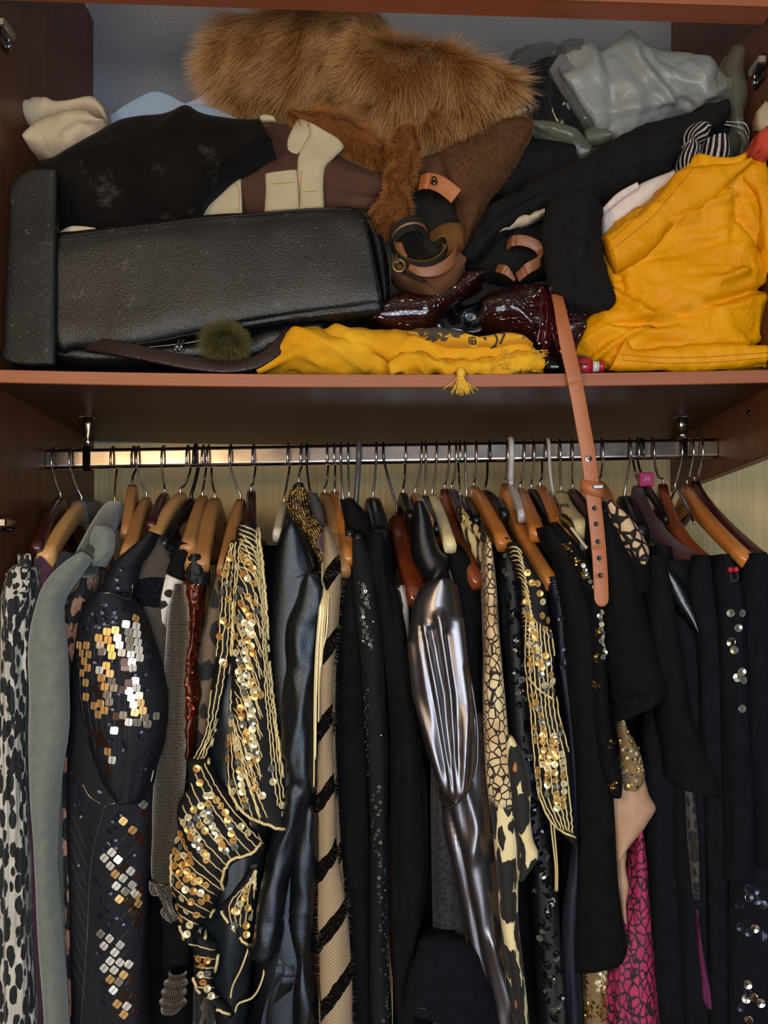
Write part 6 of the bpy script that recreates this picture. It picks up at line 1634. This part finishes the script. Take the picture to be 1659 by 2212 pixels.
blob('black_side', [(1520, 272, 1535, 300), (1560, 270, 1570, 300), (1590, 285, 1600, 340), (1612, 320, 1612, 350)], M['black'], g, Y=.11, f=.025, b=.04, dis=LX)
blob('loose_end', [(1372, 424, 1378, 436), (1400, 398, 1408, 420), (1440, 372, 1450, 396), (1470, 352, 1480, 372)], M['lurex'], g, Y=.08, f=.015, b=.04, dis=LX)

# yellow jacket
g = onshelf('jacket', 'crinkled bright yellow jacket with a white lining stuffed at the shelf end', 'jacket', 1480, 800, .06)
yel = blob('body', [(356, 1490, 1625), (372, 1470, 1656), (408, 1442, 1656), (458, 1384, 1656), (512, 1312, 1656), (560, 1318, 1656), (620, 1326, 1656), (665, 1300, 1656), (692, 1266, 1656), (740, 1260, 1656), (775, 1282, 1656), (796, 1316, 1652), (800, 1360, 1656)],
     M['tyvek'], g, Y=.058, f=.04, b=.12, m=100, n=96, sq=.55,
     dis=[('n', .004, (9, 9, 9), 3), ('c', .008, (10, 10, 10), 4.), ('c', .0035, (22, 22, 22), 5.), ('p', [(1335, 640), (1400, 690), (1480, 660), (1545, 610), (1600, 590)], 0.0175, 9), ('p', [(1330, 700), (1420, 700), (1540, 655), (1659, 620)], -0.0150, 8), ('p', [(1450, 480), (1560, 430), (1600, 345)], 0.0125, 8), ('p', [(1580, 390), (1600, 470), (1659, 560)], -0.0150, 8),
          ('p', [(1290, 770), (1350, 730), (1420, 695)], 0.0125, 6), ('p', [(1570, 420), (1560, 520), (1540, 600)], 0.0100, 8), ('p', [(1400, 560), (1480, 540), (1550, 520)], -0.0075, 8), ('p', [(1420, 740), (1540, 750), (1659, 745)], -0.0075, 6), ('p', [(1345, 600), (1350, 650), (1380, 680)], -0.0075, 6)])
yb = blob('hem_band', [(1310, 512, 1332, 582), (1342, 488, 1372, 560), (1390, 446, 1428, 522), (1434, 402, 1480, 474), (1472, 364, 1530, 438), (1540, 356, 1572, 404), (1600, 350, 1604, 370), (1622, 344, 1616, 356)], M['tyvek'], g, Y=.020, f=.018, b=.03, m=60, sq=.6, tp=.3, dis=[('n', .003, (12, 12, 12), 2), ('r', .002, (20, 20, 20), 2)])
yc = blob('bottom_band', [(1318, 798, 1352, 728), (1330, 798, 1362, 744), (1390, 800, 1400, 752), (1470, 800, 1476, 746), (1560, 796, 1566, 742), (1610, 791, 1612, 742), (1656, 785, 1657, 742)], M['tyvek'], g, Y=.018, f=.014, b=.03, m=60, sq=.6, tp=.3, dis=[('n', .003, (12, 12, 12), 2), ('r', .002, (20, 20, 20), 2)])
blob('shoulder_fold', [(1596, 372, 1606, 390), (1612, 345, 1630, 420), (1632, 324, 1644, 500), (1650, 324, 1657, 600)], M['tyvek'], g, Y=.03, f=.02, b=.05, m=40, dis=[('n', .004, (12, 12, 12), 2), ('r', .002, (20, 20, 20), 2)])
wl = blob('white_lining', [(1303, 462, 1308, 520), (1340, 424, 1350, 496), (1385, 396, 1402, 446), (1440, 372, 1460, 400), (1470, 358, 1475, 372)], M['white_lining'], g, Y=.075, f=.015, b=.04, dis=[('n', .003, (16, 16, 16), 2)], label='pinkish white lining')
blob('lining_edge', [(1302, 448, 1306, 462), (1335, 415, 1345, 430), (1376, 392, 1380, 408)], M['white_lining'], g, Y=.06, f=.006, b=.02)
cords('stitching', bvh(yb), [[(1322, 540), (1365, 505), (1415, 462), (1465, 402), (1500, 362)], [(1316, 524), (1355, 488), (1402, 448)]], .0005, M['stitch_brown'], g, 8)
cords('stitching', bvh(yc), [[(1342, 766), (1420, 772), (1500, 772), (1600, 766), (1659, 762)], [(1345, 778), (1420, 784), (1500, 784), (1600, 778), (1659, 772)]], .0005, M['stitch_brown'], g, 8)
# red and beige cloths above the jacket
tag(blob('cap', [(1628, 322, 1632, 332), (1638, 288, 1642, 338), (1650, 270, 1652, 345), (1660, 262, 1662, 345)], M['red_cloth'], None, Y=.02, f=.03, b=.05, dis=CRIN(.003, 30)), 'soft red cloth cap on top of the yellow jacket', 'cap', SG)
tag(blob('pouch', [(1636, 238, 1640, 278), (1648, 224, 1650, 285), (1657, 214, 1658, 290)], M['beige_cloth'], None, Y=.028, f=.01, b=.02), 'beige felt pouch behind the red cloth', 'pouch', SG)

# ------------------------------------------------------------------ hanging tan belt
g = thing('leather_belt', 'long tan leather belt strap hanging down over the shelf edge', 'belt', P(1245, 815, -.012), None)
bp = [P(1196, 622, .045), P(1206, 650, .012), P(1216, 700, -.008), P(1228, 760, -.012), P(1240, 815, -.014), P(1256, 900, -.012), P(1270, 980, -.010), P(1280, 1060, -.009), P(1290, 1150, -.008), P(1297, 1240, -.008), P(1299, 1290, -.008)]
bp = [Vector(q) for q in smooth_path(bp, 120)]
lst = bp[-1]
ex = [lst + Vector((.0003 * k, 0, -.0024 * k)) for k in range(1, 6)]
hw = .0092
pts = bp + ex
wv_ = [hw * (.62 + .38 * min(1, i / 30)) for i in range(120)] + [hw * math.sqrt(max(0, 1 - (k / 5.15) ** 2)) for k in range(1, 6)]
sweep('strap', pts, [(w_, .0014, .0014) for w_ in wv_], M['tan'], g, 0, (1, 0, 0.05))
for py in (1098, 1132, 1170, 1206, 1243):
    px = np.interp(py, [980, 1060, 1150, 1240], [1270, 1280, 1290, 1297])
    lathe('punched_hole', [(0, .0), (.0018, 0), (.0022, .0004), (.0030, .0005), (.0032, 0), (.0030, -.001), (0, -.001)], P(px, py, -.0104), M['h_black'], g, (0, -1, 0), 14)
lathe('stud_ring', [(.0014, .0), (.0046, .0), (.0046, .001), (.0036, .0018), (.0026, .0012), (.0022, .0022), (0, .0026)], P(1271, 991, -.0112), M['steel'], g, (0, -1, 0), 18)
kc = P(1279, 1054, -.010)
Vk, k = [], 36
for z_, r0 in ((-.0085, 0), (.0085, 0)):
    for tt in (0, .0024):
        for i in range(k):
            a = 2 * math.pi * i / k
            Vk.append((kc.x + (.0125 + tt) * math.cos(a), kc.y + (.0085 + tt) * math.sin(a), kc.z + z_ + .0035 * math.cos(a - 2.6)))
Fk = []
for j in range(k):
    q = (j + 1) % k
    Fk += [(j, q, 2*k + q, 2*k + j), (k + j, 3*k + j, 3*k + q, k + q), (j, k + j, k + q, q), (2*k + j, 2*k + q, 3*k + q, 3*k + j)]
kp = mk('keeper_loop', Vk, Fk, M['tan'], g, label='tan leather keeper loop')
q = kc + Vector((.005, -.0125, .000))
box('clasp', q - Vector((.0065, .0012, .0026)), q + Vector((.0065, .0012, .0026)), M['steel'], kp, .0008)
